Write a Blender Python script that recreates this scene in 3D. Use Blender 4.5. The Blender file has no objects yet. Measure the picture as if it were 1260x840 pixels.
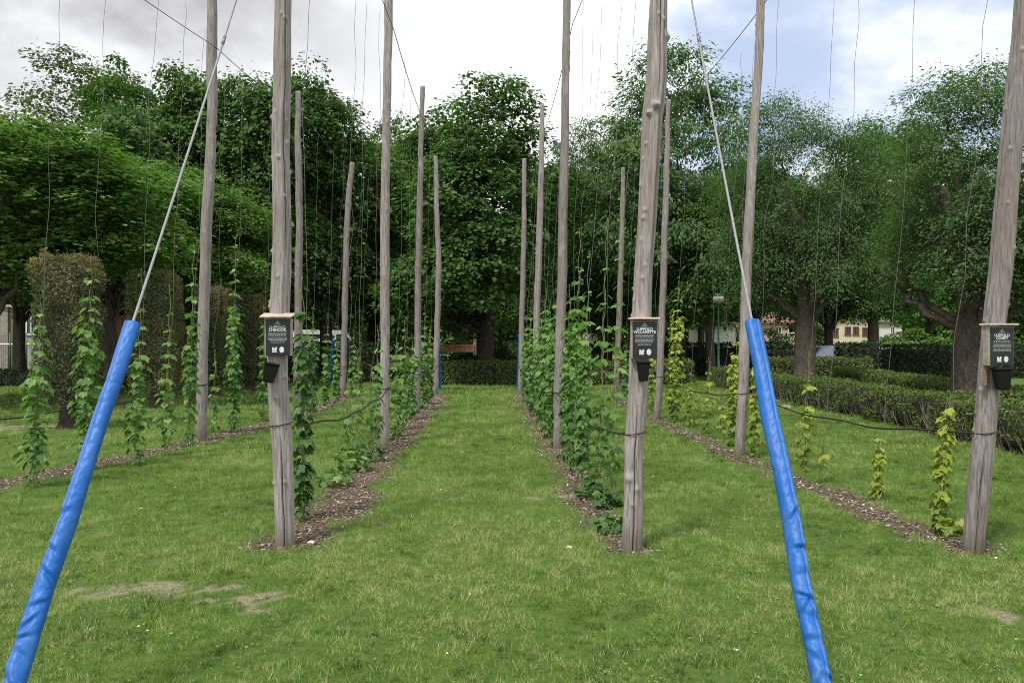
import bpy, math, random
import numpy as np
from mathutils import Vector

F, CX, CY, H = 970.0, 630.0, 420.0, 1.65      # calibration of the photograph (pixels, eye height in metres)
sc = bpy.context.scene
col = sc.collection
rng = np.random.default_rng(7)
R = math.radians


def P(px, py, d):
    return np.array([(px - CX) / F * d, d, H - (py - CY) / F * d])


def gd(py):
    return F * H / (py - CY)


# ------------------------------------------------------------------ mesh helpers
class MB:
    """collects vertices and faces (numpy) and links them as one mesh object"""

    def __init__(s):
        s.v, s.f, s.mi, s.r, s.n = [], [], [], [], 0

    def add(s, v, faces, rnd=0.5, mi=0):
        v = np.asarray(v, float).reshape(-1, 3)
        s.v.append(v)
        s.r.append(np.full(len(v), rnd) if np.isscalar(rnd) else np.asarray(rnd, float))
        for f in faces if isinstance(faces, list) else [faces]:
            f = np.asarray(f, np.int64)
            if f.ndim == 1:
                f = f[None]
            s.f.append(f + s.n)
            s.mi.append(np.full(len(f), mi))
        s.n += len(v)

    def box(s, c, size, rz=0, mi=0, rnd=.5, bev=0.0, taper=1.0, rot=None):
        x, y, z = np.array(size) / 2
        b = min(bev, x * .9, y * .9, z * .9)
        if b > 0:
            ring = [(-x + b, -y), (x - b, -y), (x, -y + b), (x, y - b), (x - b, y), (-x + b, y), (-x, y - b), (-x, -y + b)]
            inn = [(-x + b, -y + b), (x - b, -y + b), (x - b, -y + b), (x - b, y - b), (x - b, y - b), (-x + b, y - b), (-x + b, y - b), (-x + b, -y + b)]
            V = [(p[0], p[1], -z) for p in inn] + [(p[0], p[1], -z + b) for p in ring] + [(p[0], p[1], z - b) for p in ring] + [(p[0], p[1], z) for p in inn]
            q = [[k * 8 + i, k * 8 + (i + 1) % 8, k * 8 + 8 + (i + 1) % 8, k * 8 + 8 + i] for k in range(3) for i in range(8)]
            faces = [np.array(q), np.array([[7, 6, 5, 4, 3, 2, 1, 0]]), np.array([[24, 25, 26, 27, 28, 29, 30, 31]])]
            # drop the zero-width corner quads' duplicates: harmless slivers
        else:
            V = [(-x, -y, -z), (x, -y, -z), (x, y, -z), (-x, y, -z), (-x, -y, z), (x, -y, z), (x, y, z), (-x, y, z)]
            faces = [np.array([[0, 3, 2, 1], [4, 5, 6, 7], [0, 1, 5, 4], [1, 2, 6, 5], [2, 3, 7, 6], [3, 0, 4, 7]])]
        V = np.array(V)
        if taper != 1:
            k = np.where(V[:, 2] < 0, taper, 1.0)
            V[:, 0] *= k
            V[:, 1] *= k
        if rot is not None:
            V = V @ np.array(rot).T
        if rz:
            cc, ss = math.cos(rz), math.sin(rz)
            V = V @ np.array([[cc, -ss, 0], [ss, cc, 0], [0, 0, 1]]).T
        s.add(V + np.array(c), faces, rnd, mi)

    def tube(s, pts, rad, n=8, mi=0, rnd=.5, cap=True, rfun=None):
        pts = np.asarray(pts, float)
        m = len(pts)
        rad = np.full(m, rad) if np.isscalar(rad) else np.asarray(rad, float)
        t = np.gradient(pts, axis=0)
        t /= np.linalg.norm(t, axis=1)[:, None] + 1e-12
        ref = np.array([0, -1., 0]) if abs(t[:, 2]).mean() > .5 else np.array([0, 0, 1.])
        a = np.cross(t, ref)
        a /= np.linalg.norm(a, axis=1)[:, None] + 1e-12
        b = np.cross(a, t)
        th = np.arange(n) * 2 * math.pi / n
        rr = rad[:, None] * np.ones(n)
        if rfun is not None:
            rr = rr + rfun(th[None, :], np.arange(m)[:, None], pts)
        V = pts[:, None, :] + rr[:, :, None] * (np.cos(th)[None, :, None] * a[:, None, :] + np.sin(th)[None, :, None] * b[:, None, :])
        i = np.arange(m - 1)[:, None] * n
        j = np.arange(n)[None, :]
        q = np.stack([i + j, i + (j + 1) % n, i + n + (j + 1) % n, i + n + j], -1).reshape(-1, 4)
        faces = [q]
        if cap:
            faces += [np.arange(n)[::-1][None], (np.arange(n) + (m - 1) * n)[None]]
        r = rnd if np.isscalar(rnd) else np.repeat(rnd, n)
        s.add(V.reshape(-1, 3), faces, r, mi)

    def scatter(s, tv, tf, pos, X, Y, Z, size, rnd, mi=0):
        """place N copies of a template (leaf, blade, chip) with per-copy frames"""
        N, k = len(pos), len(tv)
        size = np.broadcast_to(np.asarray(size, float).reshape(-1, 1) if np.ndim(size) < 2 else size, (N, 3) if np.ndim(size) == 2 else (N, 1))
        T = tv[None] * size[:, None, :]
        V = pos[:, None] + T[..., 0:1] * X[:, None] + T[..., 1:2] * Y[:, None] + T[..., 2:3] * Z[:, None]
        off = (np.arange(N) * k)[:, None, None]
        s.add(V.reshape(-1, 3), [(np.asarray(f)[None] + off).reshape(-1, np.asarray(f).shape[1]) for f in tf], np.repeat(rnd, k), mi)

    def build(s, name, mats, parent=None, smooth=False):
        me = bpy.data.meshes.new(name)
        V = np.concatenate(s.v)
        me.vertices.add(len(V))
        me.vertices.foreach_set('co', V.astype(np.float32).ravel())
        loops = np.concatenate([f.ravel() for f in s.f])
        tot = np.concatenate([np.full(len(f), f.shape[1]) for f in s.f])
        me.loops.add(len(loops))
        me.polygons.add(len(tot))
        me.polygons.foreach_set('loop_start', np.concatenate([[0], np.cumsum(tot)[:-1]]).astype(np.int32))
        me.loops.foreach_set('vertex_index', loops.astype(np.int32))
        me.polygons.foreach_set('material_index', np.concatenate(s.mi).astype(np.int32))
        if smooth:
            me.polygons.foreach_set('use_smooth', np.ones(len(tot), bool))
        else:
            me.polygons.foreach_set('use_smooth', np.zeros(len(tot), bool))
        at = me.attributes.new('rnd', 'FLOAT', 'POINT')
        at.data.foreach_set('value', np.concatenate(s.r).astype(np.float32))
        me.update(calc_edges=True)
        me.validate()
        for m in mats if isinstance(mats, (list, tuple)) else [mats]:
            me.materials.append(m)
        o = bpy.data.objects.new(name, me)
        col.objects.link(o)
        if parent is not None:
            o.parent = parent
        return o


def tag(o, label, cat, group=None, kind=None):
    o['label'] = label
    o['category'] = cat
    if group:
        o['group'] = group
    if kind:
        o['kind'] = kind
    return o


def thing(name, label, cat, loc=(0, 0, 0), rz=0, group=None):
    o = bpy.data.objects.new(name, None)
    o.empty_display_size = .2
    col.objects.link(o)
    o.location = tuple(float(x) for x in loc)
    o.rotation_euler = (0, 0, rz)
    return tag(o, label, cat, group)


def unit(a):
    return a / (np.linalg.norm(a, axis=-1, keepdims=True) + 1e-9)


def frames(Yd, up):
    """frames whose Y runs along Yd and whose Z is as close to UP as possible"""
    Y = unit(Yd)
    X = unit(np.cross(Y, up))
    Z = np.cross(X, Y)
    return X, Y, Z


def wig(n, seed, amp, step=6):
    r = np.random.default_rng(seed)
    k = max(3, n // step + 2)
    return np.interp(np.linspace(0, k - 1, n), np.arange(k), r.normal(0, amp, k))


# ------------------------------------------------------------------ materials
def new_mat(name):
    m = bpy.data.materials.new(name)
    m.use_nodes = True
    nt = m.node_tree
    for n in list(nt.nodes):
        nt.nodes.remove(n)
    out = nt.nodes.new('ShaderNodeOutputMaterial')
    return m, nt, out


class NT:
    def __init__(s, nt):
        s.t = nt

    def n(s, typ, ins=None, **kw):
        x = s.t.nodes.new('ShaderNode' + typ)
        for k, v in kw.items():
            setattr(x, k, v)
        for k, v in (ins or {}).items():
            if isinstance(v, bpy.types.NodeSocket):
                s.t.links.new(v, x.inputs[k])
            else:
                x.inputs[k].default_value = v
        return x

    def ramp(s, fac, stops, interp='LINEAR'):
        x = s.t.nodes.new('ShaderNodeValToRGB')
        x.color_ramp.interpolation = interp
        e = x.color_ramp.elements
        while len(e) < len(stops):
            e.new(.5)
        for el, (p, c) in zip(e, stops):
            el.position = p
            el.color = (*c, 1) if len(c) == 3 else c
        s.t.links.new(fac, x.inputs[0])
        return x.outputs[0]

    def noise(s, vec, scale, detail=4, rough=.55):
        return s.n('TexNoise', {'Vector': vec, 'Scale': scale, 'Detail': detail, 'Roughness': rough}).outputs[0]

    def mix(s, fac, a, b, blend='MIX'):
        x = s.t.nodes.new('ShaderNodeMix')
        x.data_type = 'RGBA'
        x.blend_type = blend
        for k, v in ((0, fac), (6, a), (7, b)):
            if isinstance(v, bpy.types.NodeSocket):
                s.t.links.new(v, x.inputs[k])
            else:
                x.inputs[k].default_value = v if k == 0 else (*v, 1)
        return x.outputs[2]

    def obj(s, scale=None):
        c = s.t.nodes.new('ShaderNodeTexCoord').outputs['Object']
        if scale:
            c = s.n('Mapping', {'Vector': c, 'Scale': scale}).outputs[0]
        return c

    def attr(s, name='rnd'):
        return s.n('Attribute', attribute_name=name).outputs


def plain(name, color, rough=.6, var=.12, scale=8., metallic=0., bump=0., spec=.5):
    m, nt, out = new_mat(name)
    k = NT(nt)
    c = k.obj()
    nz = k.noise(c, scale, 5)
    lo = tuple(x * (1 - var) for x in color)
    hi = tuple(min(1, x * (1 + var)) for x in color)
    b = k.n('BsdfPrincipled', {'Base Color': k.ramp(nz, [(.3, lo), (.7, hi)]), 'Roughness': rough, 'Metallic': metallic, 'Specular IOR Level': spec})
    if bump:
        b2 = k.n('Bump', {'Height': k.noise(c, scale * 3, 5), 'Strength': bump, 'Distance': .02})
        nt.links.new(b2.outputs[0], b.inputs['Normal'])
    nt.links.new(b.outputs[0], out.inputs[0])
    return m


def leafy(name, stops, rough=.5, trans=.35, tcol=None, nscale=.6, nmix=.35, spec=.35):
    """leaf: colour by the leaf's own random value and a slow noise, some light passes through"""
    m, nt, out = new_mat(name)
    k = NT(nt)
    nz = k.noise(k.obj(), nscale, 2)
    a = k.attr()[2]
    f = k.n('Math', {0: a, 1: 1 - nmix}, operation='MULTIPLY').outputs[0]
    g = k.n('Math', {0: nz, 1: nmix, 2: f}, operation='MULTIPLY_ADD').outputs[0]
    c = k.ramp(g, stops)
    b = k.n('BsdfPrincipled', {'Base Color': c, 'Roughness': rough, 'Specular IOR Level': spec})
    t = k.n('BsdfTranslucent', {'Color': k.mix(1.0, c, tcol or (1.0, 1.25, .5), 'MULTIPLY')})
    ms = k.n('MixShader', {0: trans})
    nt.links.new(b.outputs[0], ms.inputs[1])
    nt.links.new(t.outputs[0], ms.inputs[2])
    nt.links.new(ms.outputs[0], out.inputs[0])
    return m


def pole_mat():
    m, nt, out = new_mat('weathered_wood')
    k = NT(nt)
    c = k.obj((60, 60, 4))
    n1 = k.noise(c, 1.0, 8, .65)
    n2 = k.noise(k.obj((3, 3, .9)), 1.0, 4, .6)
    n3 = k.noise(k.obj((90, 90, 5)), 1.0, 3)
    base = k.ramp(n1, [(.28, (.10, .088, .086)), (.42, (.225, .20, .195)), (.58, (.335, .302, .295)), (.78, (.46, .425, .415))])
    base = k.mix(k.ramp(n2, [(.42, (0, 0, 0)), (.68, (.65, .65, .65))]), base, (.19, .150, .125))
    base = k.mix(k.ramp(n3, [(.30, (.7, .7, .7)), (.42, (0, 0, 0))]), base, (.09, .07, .06))
    tone = k.n('MapRange', {'Value': k.n('ObjectInfo').outputs['Random'], 'To Min': .80, 'To Max': 1.12}).outputs[0]
    base = k.mix(1.0, base, k.n('CombineColor', {0: tone, 1: tone, 2: tone}).outputs[0], 'MULTIPLY')
    low = k.n('MapRange', {'Value': k.n('SeparateXYZ', {0: k.obj()}).outputs[2], 'From Min': .22, 'From Max': .0}).outputs[0]
    base = k.mix(k.n('Math', {0: low, 1: .55}, operation='MULTIPLY').outputs[0], base, (.085, .07, .05))
    kn = k.attr()[2]
    base = k.mix(kn, base, (.36, .32, .29))
    b = k.n('BsdfPrincipled', {'Base Color': base, 'Roughness': .82, 'Specular IOR Level': .25})
    bp = k.n('Bump', {'Height': n1, 'Strength': .8, 'Distance': .014})
    nt.links.new(bp.outputs[0], b.inputs['Normal'])
    nt.links.new(b.outputs[0], out.inputs[0])
    return m


def bark_mat(name, lo, hi):
    m, nt, out = new_mat(name)
    k = NT(nt)
    v = k.n('TexVoronoi', {'Vector': k.n('VectorMath', {0: k.obj((30, 30, 8)), 1: k.n('TexNoise', {'Vector': k.obj((9, 9, 4)), 'Scale': 1.0, 'Detail': 3}).outputs[1]}, operation='ADD').outputs[0], 'Scale': 1.0}, feature='DISTANCE_TO_EDGE').outputs[0]
    n1 = k.noise(k.obj((18, 18, 4)), 1, 6)
    f = k.n('Math', {0: v, 1: .8, 2: k.n('Math', {0: n1, 1: .85}, operation='MULTIPLY').outputs[0]}, operation='MULTIPLY_ADD').outputs[0]
    b = k.n('BsdfPrincipled', {'Base Color': k.ramp(f, [(.2, lo), (.75, hi)]), 'Roughness': .9, 'Specular IOR Level': .2})
    bp = k.n('Bump', {'Height': f, 'Strength': .8, 'Distance': .03})
    nt.links.new(bp.outputs[0], b.inputs['Normal'])
    nt.links.new(b.outputs[0], out.inputs[0])
    return m


def sleeve_mat():
    m, nt, out = new_mat('blue_pvc')
    k = NT(nt)
    n1 = k.noise(k.obj(), 26, 3)
    n2 = k.noise(k.obj((1, 1, .5)), 60, 2)
    dust = k.ramp(k.noise(k.obj((1, 1, .45)), 9, 6, .65), [(.46, (0, 0, 0)), (.72, (.32, .32, .32))])
    b = k.n('BsdfPrincipled', {'Base Color': k.mix(dust, k.ramp(n1, [(.3, (.004, .092, .36)), (.7, (.007, .118, .42))]), (.10, .19, .36)), 'Roughness': .5, 'Specular IOR Level': .42})
    bp = k.n('Bump', {'Height': n1, 'Strength': .35, 'Distance': .010})
    bp2 = k.n('Bump', {'Height': n2, 'Strength': .10, 'Distance': .004, 'Normal': bp.outputs[0]})
    nt.links.new(bp2.outputs[0], b.inputs['Normal'])
    nt.links.new(b.outputs[0], out.inputs[0])
    return m


def ground_mat():
    m, nt, out = new_mat('turf_soil')
    k = NT(nt)
    o = k.obj()
    n1, n2, n3 = k.noise(o, 1.3, 5), k.noise(o, 14, 6, .7), k.noise(o, 70, 4, .7)
    g = k.ramp(n2, [(.3, (.042, .078, .016)), (.5, (.085, .145, .026)), (.72, (.16, .19, .065))])
    g = k.mix(k.ramp(n1, [(.35, (0, 0, 0)), (.7, (.7, .7, .7))]), g, (.09, .16, .028))
    soil = k.ramp(n3, [(.25, (.055, .036, .026)), (.5, (.13, .092, .068)), (.75, (.26, .20, .155))])
    sand = k.ramp(n3, [(.25, (.20, .155, .115)), (.7, (.46, .39, .295))])
    c = k.mix(k.attr('mulch')[2], g, soil)
    c = k.mix(k.n('Math', {0: k.attr('bare')[2], 1: k.ramp(k.noise(o, 34, 5, .7), [(.34, (.15, .15, .15)), (.55, (1, 1, 1))])}, operation='MULTIPLY').outputs[0], c, sand)
    b = k.n('BsdfPrincipled', {'Base Color': c, 'Roughness': .95, 'Specular IOR Level': .15})
    bp = k.n('Bump', {'Height': n3, 'Strength': .8, 'Distance': .03})
    nt.links.new(bp.outputs[0], b.inputs['Normal'])
    nt.links.new(b.outputs[0], out.inputs[0])
    return m


def grass_mat():
    m, nt, out = new_mat('grass_blade')
    k = NT(nt)
    o = k.obj()
    a = k.attr()[2]
    c = k.ramp(a, [(0, (.034, .078, .014)), (.28, (.116, .215, .034)), (.55, (.25, .37, .072)), (.72, (.35, .42, .14)), (.80, (.41, .42, .20)), (.92, (.47, .44, .25)), (1, (.56, .52, .34))])
    b = k.n('BsdfPrincipled', {'Base Color': c, 'Roughness': .55, 'Specular IOR Level': .25})
    t = k.n('BsdfTranslucent', {'Color': k.mix(1.0, c, (1.0, 1.2, .5), 'MULTIPLY')})
    ms = k.n('MixShader', {0: .3})
    nt.links.new(b.outputs[0], ms.inputs[1])
    nt.links.new(t.outputs[0], ms.inputs[2])
    nt.links.new(ms.outputs[0], out.inputs[0])
    return m


M = {}
M['pole'] = pole_mat()
M['sleeve'] = sleeve_mat()
M['ground'] = ground_mat()
M['grass'] = grass_mat()
M['chips'] = plain('wood_chip', (.27, .20, .15), .9, .6, 25)
M['bark'] = bark_mat('tree_bark', (.030, .024, .020), (.13, .105, .085))
M['bark_dark'] = bark_mat('dark_bark', (.018, .014, .012), (.065, .052, .045))
M['bark_grey'] = bark_mat('grey_bark', (.07, .06, .052), (.25, .215, .185))
M['maple'] = leafy('maple_leaf', [(.12, (.028, .064, .018)), (.42, (.066, .135, .032)), (.70, (.13, .225, .055)), (.95, (.22, .33, .09))], .55, .35, spec=.2)
M['lime'] = leafy('lime_leaf', [(.1, (.045, .10, .022)), (.42, (.112, .208, .044)), (.72, (.20, .315, .075)), (.97, (.31, .42, .135))], .5, .4, spec=.22)
M['ash'] = leafy('ash_leaf', [(.12, (.040, .082, .032)), (.5, (.098, .175, .062)), (.9, (.20, .295, .11))], .55, .35, spec=.2)
M['feathery'] = leafy('feathery_leaf', [(.12, (.045, .088, .038)), (.5, (.105, .18, .070)), (.9, (.21, .30, .125))], .55, .4, spec=.2)
M['pale'] = leafy('pale_leaf', [(.1, (.05, .075, .032)), (.5, (.10, .13, .055)), (.9, (.20, .21, .11))], .5, .35)
M['hop_green'] = leafy('hop_leaf', [(.1, (.05, .12, .03)), (.45, (.115, .225, .055)), (.75, (.20, .33, .09)), (1, (.36, .46, .18))], .45, .4, nmix=.15)
M['hop_dark'] = leafy('dark_hop_leaf', [(.1, (.03, .08, .022)), (.5, (.06, .14, .034)), (.85, (.11, .21, .05)), (1, (.2, .3, .09))], .45, .35, nmix=.15)
M['hop_gold'] = leafy('golden_hop_leaf', [(.0, (.045, .11, .02)), (.3, (.14, .22, .03)), (.6, (.26, .33, .045)), (1, (.42, .45, .09))], .45, .4, nmix=.15)
M['stem'] = plain('hop_stem', (.16, .20, .06), .6, .3, 20)
M['hedge'] = leafy('hedge_leaf', [(.1, (.045, .085, .02)), (.5, (.115, .17, .04)), (.85, (.20, .25, .075)), (1, (.27, .28, .12))], .55, .3, nscale=1.2, spec=.2)
M['hedge_dark'] = leafy('yew_leaf', [(.1, (.010, .024, .008)), (.6, (.022, .05, .014)), (1, (.05, .085, .025))], .5, .2)
M['twig'] = plain('hedge_twig', (.17, .145, .115), .85, .4, 20)
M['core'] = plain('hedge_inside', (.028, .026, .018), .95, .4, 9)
M['column'] = leafy('dying_thuja', [(.12, (.040, .054, .018)), (.38, (.100, .118, .042)), (.6, (.175, .158, .066)), (.8, (.31, .20, .11)), (1, (.46, .32, .20))], .7, .12, nscale=2.6, nmix=.5)
M['cable'] = plain('galvanised_cable', (.20, .20, .21), .5, .15, 30, .6)
M['rope'] = plain('pale_rope', (.25, .25, .255), .6, .12, 40, .1)
M['string'] = plain('coir_string', (.135, .125, .115), .8, .3, 40)
M['hose'] = plain('black_hose', (.013, .015, .015), .4, .3, 20)
M['new_wood'] = plain('pale_timber', (.44, .37, .30), .75, .25, 22, bump=.2)
M['aged_wood'] = plain('aged_board', (.31, .26, .22), .8, .3, 20, bump=.2)
M['old_wood'] = plain('brown_timber', (.21, .14, .09), .8, .3, 18, bump=.2)
M['panel'] = plain('black_panel', (.012, .012, .016), .35, .2, 6)
M['print'] = plain('white_print', (.62, .62, .64), .6, .03, 6)
M['print_grey'] = plain('grey_print', (.30, .30, .32), .6, .03, 6)
M['black'] = plain('black_plastic', (.0022, .0022, .0025), .6, .2, 10, spec=.3)
M['white_wall'] = plain('white_render', (.72, .70, .66), .85, .06, 1.2)
M['pink_wall'] = plain('pink_render', (.62, .46, .40), .85, .08, 1.2)
M['cream_wall'] = plain('cream_render', (.68, .58, .42), .85, .08, 1.2)
M['stone_wall'] = plain('grey_stone', (.34, .32, .30), .9, .35, 6, bump=.4)
M['brick'] = plain('brick_pier', (.27, .235, .215), .9, .35, 9, bump=.4)
M['roof'] = plain('clay_roof', (.22, .125, .10), .85, .3, 3)
M['grey_roof'] = plain('grey_roof', (.34, .33, .32), .8, .15, 3)
M['window'] = plain('window_glass', (.03, .035, .04), .1, .2, 2)
M['shutter'] = plain('brown_shutter', (.14, .07, .04), .7, .2, 8)
M['frame'] = plain('white_paint', (.75, .75, .74), .5, .04, 8)
M['dark_roof'] = plain('dark_shingle', (.10, .045, .03), .9, .3, 5)
M['red_wood'] = plain('red_boards', (.27, .085, .045), .75, .25, 10)
M['salmon'] = plain('salmon_boards', (.52, .24, .15), .7, .2, 8)
M['green_metal'] = plain('green_paint', (.012, .085, .055), .4, .15, 10)
M['green_net'] = plain('green_net', (.015, .05, .035), .6, .2, 10)
M['globe'] = plain('milky_globe', (.42, .37, .34), .25, .1, 6)
M['silver'] = plain('silver_paint', (.20, .23, .29), .25, .05, 3, .4)
M['van_white'] = plain('white_car_paint', (.76, .76, .76), .25, .03, 3)
M['tyre'] = plain('tyre_rubber', (.012, .012, .012), .8, .2, 12)
M['rim'] = plain('wheel_rim', (.45, .45, .46), .35, .1, 12, .8)
M['lamp_red'] = plain('red_lens', (.45, .02, .015), .2, .05, 10)
M['stone'] = plain('pale_stone', (.62, .58, .52), .85, .15, 14, bump=.4)
M['yellow_tape'] = plain('yellow_tape', (.50, .42, .03), .6, .1, 14)

# ------------------------------------------------------------------ poles: centre lines read from the photograph
# (px, py, half width px) from the base up; the depth comes from the base
POLES = {
    'A1': ([(351, 671, 12), (348, 560, 12.6), (344, 440, 12.6), (345.5, 300, 12), (344, 150, 11.2), (346.5, 0, 10.3), (349, -454, 8)], None),
    'A2': ([(473.5, 547, 5.6), (474, 380, 6), (473, 280, 5.8), (475.5, 140, 5.3), (478, 0, 5.2), (479, -34, 5)], None),
    'A3': ([(513, 508, 4), (514, 413, 4.2), (515.5, 280, 3.9), (517.5, 190, 3.5), (519.5, 106, 2.7)], None),
    'A4': ([(535.5, 485, 3.6), (538, 400, 3.8), (540, 330, 3.6), (538, 280, 3.2), (536, 192, 2.6)], None),
    'B1': ([(775.5, 674, 12), (780, 560, 11.8), (785, 450, 12.2), (791, 370, 12), (797, 275, 11.6), (801, 175, 11.8), (802.5, 140, 13), (808, 98, 12.6), (811, 0, 10.6), (826, -450, 8)], None),
    'B2': ([(686, 550, 6), (689.5, 410, 6.2), (693, 280, 5.8), (696, 120, 5), (698, 0, 5), (699, -36, 4.8)], None),
    'B3': ([(658, 508, 4.2), (660, 400, 4.1), (664, 280, 4.1), (666, 200, 3.4), (668, 128, 2.7)], None),
    'B4': ([(640.5, 485, 3.6), (642, 400, 3.5), (644.7, 280, 3.2), (645.5, 195, 2.6)], None),
    'C1': ([(1196, 675, 12.6), (1208, 560, 13), (1222, 440, 13), (1239, 275, 13.2), (1251, 140, 12.5), (1264, 0, 11.6), (1306, -455, 8.5)], None),
    'C2': ([(911, 560, 6.6), (915, 450, 6.4), (921, 280, 6.2), (930, 130, 5.2), (937, 0, 5), (939, -30, 4.8)], None),
    'C3': ([(809, 515, 4.4), (814, 410, 4.4), (818.5, 280, 4), (821, 200, 3.6), (823.5, 122, 2.6)], None),
    'C4': ([(757, 489, 3.8), (761, 410, 3.7), (766, 280, 3.2), (767, 206, 2.5)], None),
    'D2': ([(248, 540, 7), (251, 380, 7), (253.5, 280, 7), (259, 150, 6.2), (259.5, 75, 6.6), (260, 0, 5.9), (261, -20, 5.6)], None),
    'D3': ([(365, 514, 4.6), (367, 400, 4.8), (368, 280, 4.6), (367, 200, 4.2), (366, 112, 3.2)], None),
    'D4': ([(422, 488, 3.9), (425, 330, 3.9), (426.5, 285, 3.7), (429, 240, 3.6), (433.5, 200, 3.2)], None),
}
POLE_LABEL = {
    'A1': 'thick weathered grey pole carrying the signboard with the tilted black pot, beside the blue-sleeved rope',
    'A2': 'tall slim grey pole, second in the sparse row beside the grass aisle',
    'A3': 'straight pole with a cut top, third in the sparse row beside the grass aisle',
    'A4': 'short-looking crooked pole at the far end of the sparse row, blue sleeve behind it',
    'B1': 'thick cracked grey pole with a big knot, carrying the signboard with pinkish flat roof',
    'B2': 'pale slim pole with hop leaves climbing both sides, second in the dense row',
    'B3': 'bent pole with rough bark patches, third in the dense row beside the aisle',
    'B4': 'pole at the far end of the dense row beside the grass aisle',
    'C1': 'thick pole leaning outwards with a signboard, at the front of the yellow-leaved row',
    'C2': 'slim leaning pole behind the blue-sleeved rope, second in the yellow-leaved row',
    'C3': 'thin pole with peeling bark just behind the big knotted pole, in the yellow-leaved row',
    'C4': 'thin pole with two yellow bands at the far end of the yellow-leaved row',
    'D2': 'grey-brown pole in front of the brown clipped hedge columns, crossing the rope high up',
    'D3': 'thin rough pole standing just behind the pole with the tilted pot',
    'D4': 'crooked short pole with a bent top, last of the row by the brown hedge columns',
}
AX = {}            # pole key -> (zs, xs, depth)


def pole(key):
    pts, _ = POLES[key]
    bx, by, _ = pts[0]
    d = gd(by)
    W = np.array([P(x, y, d) for x, y, r in pts])
    rad = np.array([r / F * d * .955 for x, y, r in pts])
    zs = W[:, 2].copy()
    zs[0] = 0
    top = zs[-1]
    near = d < 8
    step = .012 if near else .05
    n = int((top + .15) / step)
    z = np.linspace(-.12, top, n)
    x = np.interp(z, zs, W[:, 0])
    # smooth the polyline
    k = max(3, int(.35 / step))
    ker = np.hanning(k + 2)[1:-1]
    ker /= ker.sum()
    pad = np.concatenate([x[0] - (x[1:k + 1] - x[0])[::-1], x, x[-1] + (x[-1] - x[-k - 1:-1])[::-1]])
    x = np.convolve(pad, ker, 'same')[k:-k]
    s = abs(hash_(key))
    y = d + wig(n, s + 1, .012, int(.9 / step)) + (z * .006)
    x = x + wig(n, s + 2, .006, int(.5 / step))
    r = np.interp(z, zs, rad) * (1 + wig(n, s + 3, .03, int(.3 / step)))
    base = np.array([np.interp(0, z, x), d, 0])
    rg = np.random.default_rng(s)
    nk = int(top * (8 if near else 4.5))
    kn = [(rg.uniform(0, 2 * math.pi), rg.uniform(.25, top), rg.uniform(.008, .019), rg.uniform(.012, .022) * (1 if near else 1.8)) for _ in range(nk)]
    if key == 'B1':
        kn += [(math.pi / 2 - .1, H + (420 - 132) / F * d, .05, .034), (math.pi / 2 + .5, H + (420 - 142) / F * d, .035, .022), (.1, H + (420 - 44) / F * d, .03, .04)]
        kn += [(math.pi / 2 + .6, H - (587 - 420) / F * d, .022, .045), (math.pi / 2 - .2, H - (600 - 420) / F * d, .018, .03)]
    cracks = []
    if near:
        cracks = [(math.pi / 2 + {'A1': -.15, 'B1': -.0, 'C1': .35}[key], -.2, {'A1': 1.0, 'B1': 1.15, 'C1': .95}[key], .036),
                  (math.pi / 2 - .75, 2.3, 4.6, .030), (math.pi / 2 + 1.0, .9, 2.2, .016)]
        if key == 'B1':
            cracks.append((math.pi / 2 - .2, 3.6, 7, .03))
    seg = 120 if near else 24
    knot = np.zeros((n, seg))

    def rfun(th, i, pts3):
        zz = z[:, None]
        out = np.zeros((n, seg))
        for a, kz, am, w in kn:
            da = (th - a + math.pi) % (2 * math.pi) - math.pi
            g = np.exp(-((da * r[:, None]) ** 2 + (zz - kz) ** 2) / (w * w) * 1.5)
            out += am * g
            np.maximum(knot, g * .8, out=knot)
        for a, z0, z1, dep in cracks:
            aa = a + wig(n, s + 9 + int(z0 * 10), .05, 14)[:, None]
            da = (th - aa + math.pi) % (2 * math.pi) - math.pi
            env = np.clip((zz - z0) / .25, 0, 1) * np.clip((z1 - zz) / .35, 0, 1)
            out -= dep * env * np.exp(-(da / .058) ** 2)
        fl = .004 * np.sin(th * 5 + zz * .7) + .003 * np.sin(th * 3 - zz * 1.3 + 1) + .0022 * np.sin(th * 11 + zz * .4)
        return out + fl * (1 if near else .7)
    mb = MB()
    loc = np.stack([x - base[0], y - base[1], z], 1)
    mb.tube(loc, r, seg, rfun=rfun)
    mb.r[-1] = np.clip(knot, 0, 1).ravel()
    o = mb.build('wooden_pole', M['pole'], smooth=True)
    o.location = base
    tag(o, POLE_LABEL[key], 'pole', 'weathered wooden hop poles')
    AX[key] = (z, x, y, d, top)
    return o


def hash_(s):
    h = 0
    for c in s:
        h = (h * 131 + ord(c)) % 100003
    return h


for key in POLES:
    pole(key)
# two yellow bands on the far pole of the yellow-leaved row
mb = MB()
z, x, y, d, top = AX['C4']
for pz in (432, 440):
    zz = H - (pz - 420) / F * d
    th = np.linspace(0, 2 * math.pi, 25)
    ring = np.stack([np.interp(zz, z, x) + .098 * np.cos(th), d + .098 * np.sin(th), np.full(25, zz)], 1)
    mb.tube(ring, .022, 6, cap=False)
    o = mb.build('yellow_band', M['yellow_tape'])
    tag(o, 'upper yellow band wrapped round the end pole of the yellow-leaved row' if pz == 432 else 'lower yellow band wrapped round the end pole of the yellow-leaved row', 'band', 'yellow bands on the far pole')
    mb = MB()


def pole_at(key, zz):
    z, x, y, d, top = AX[key]
    return np.array([np.interp(zz, z, x), np.interp(zz, z, y), zz])


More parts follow.
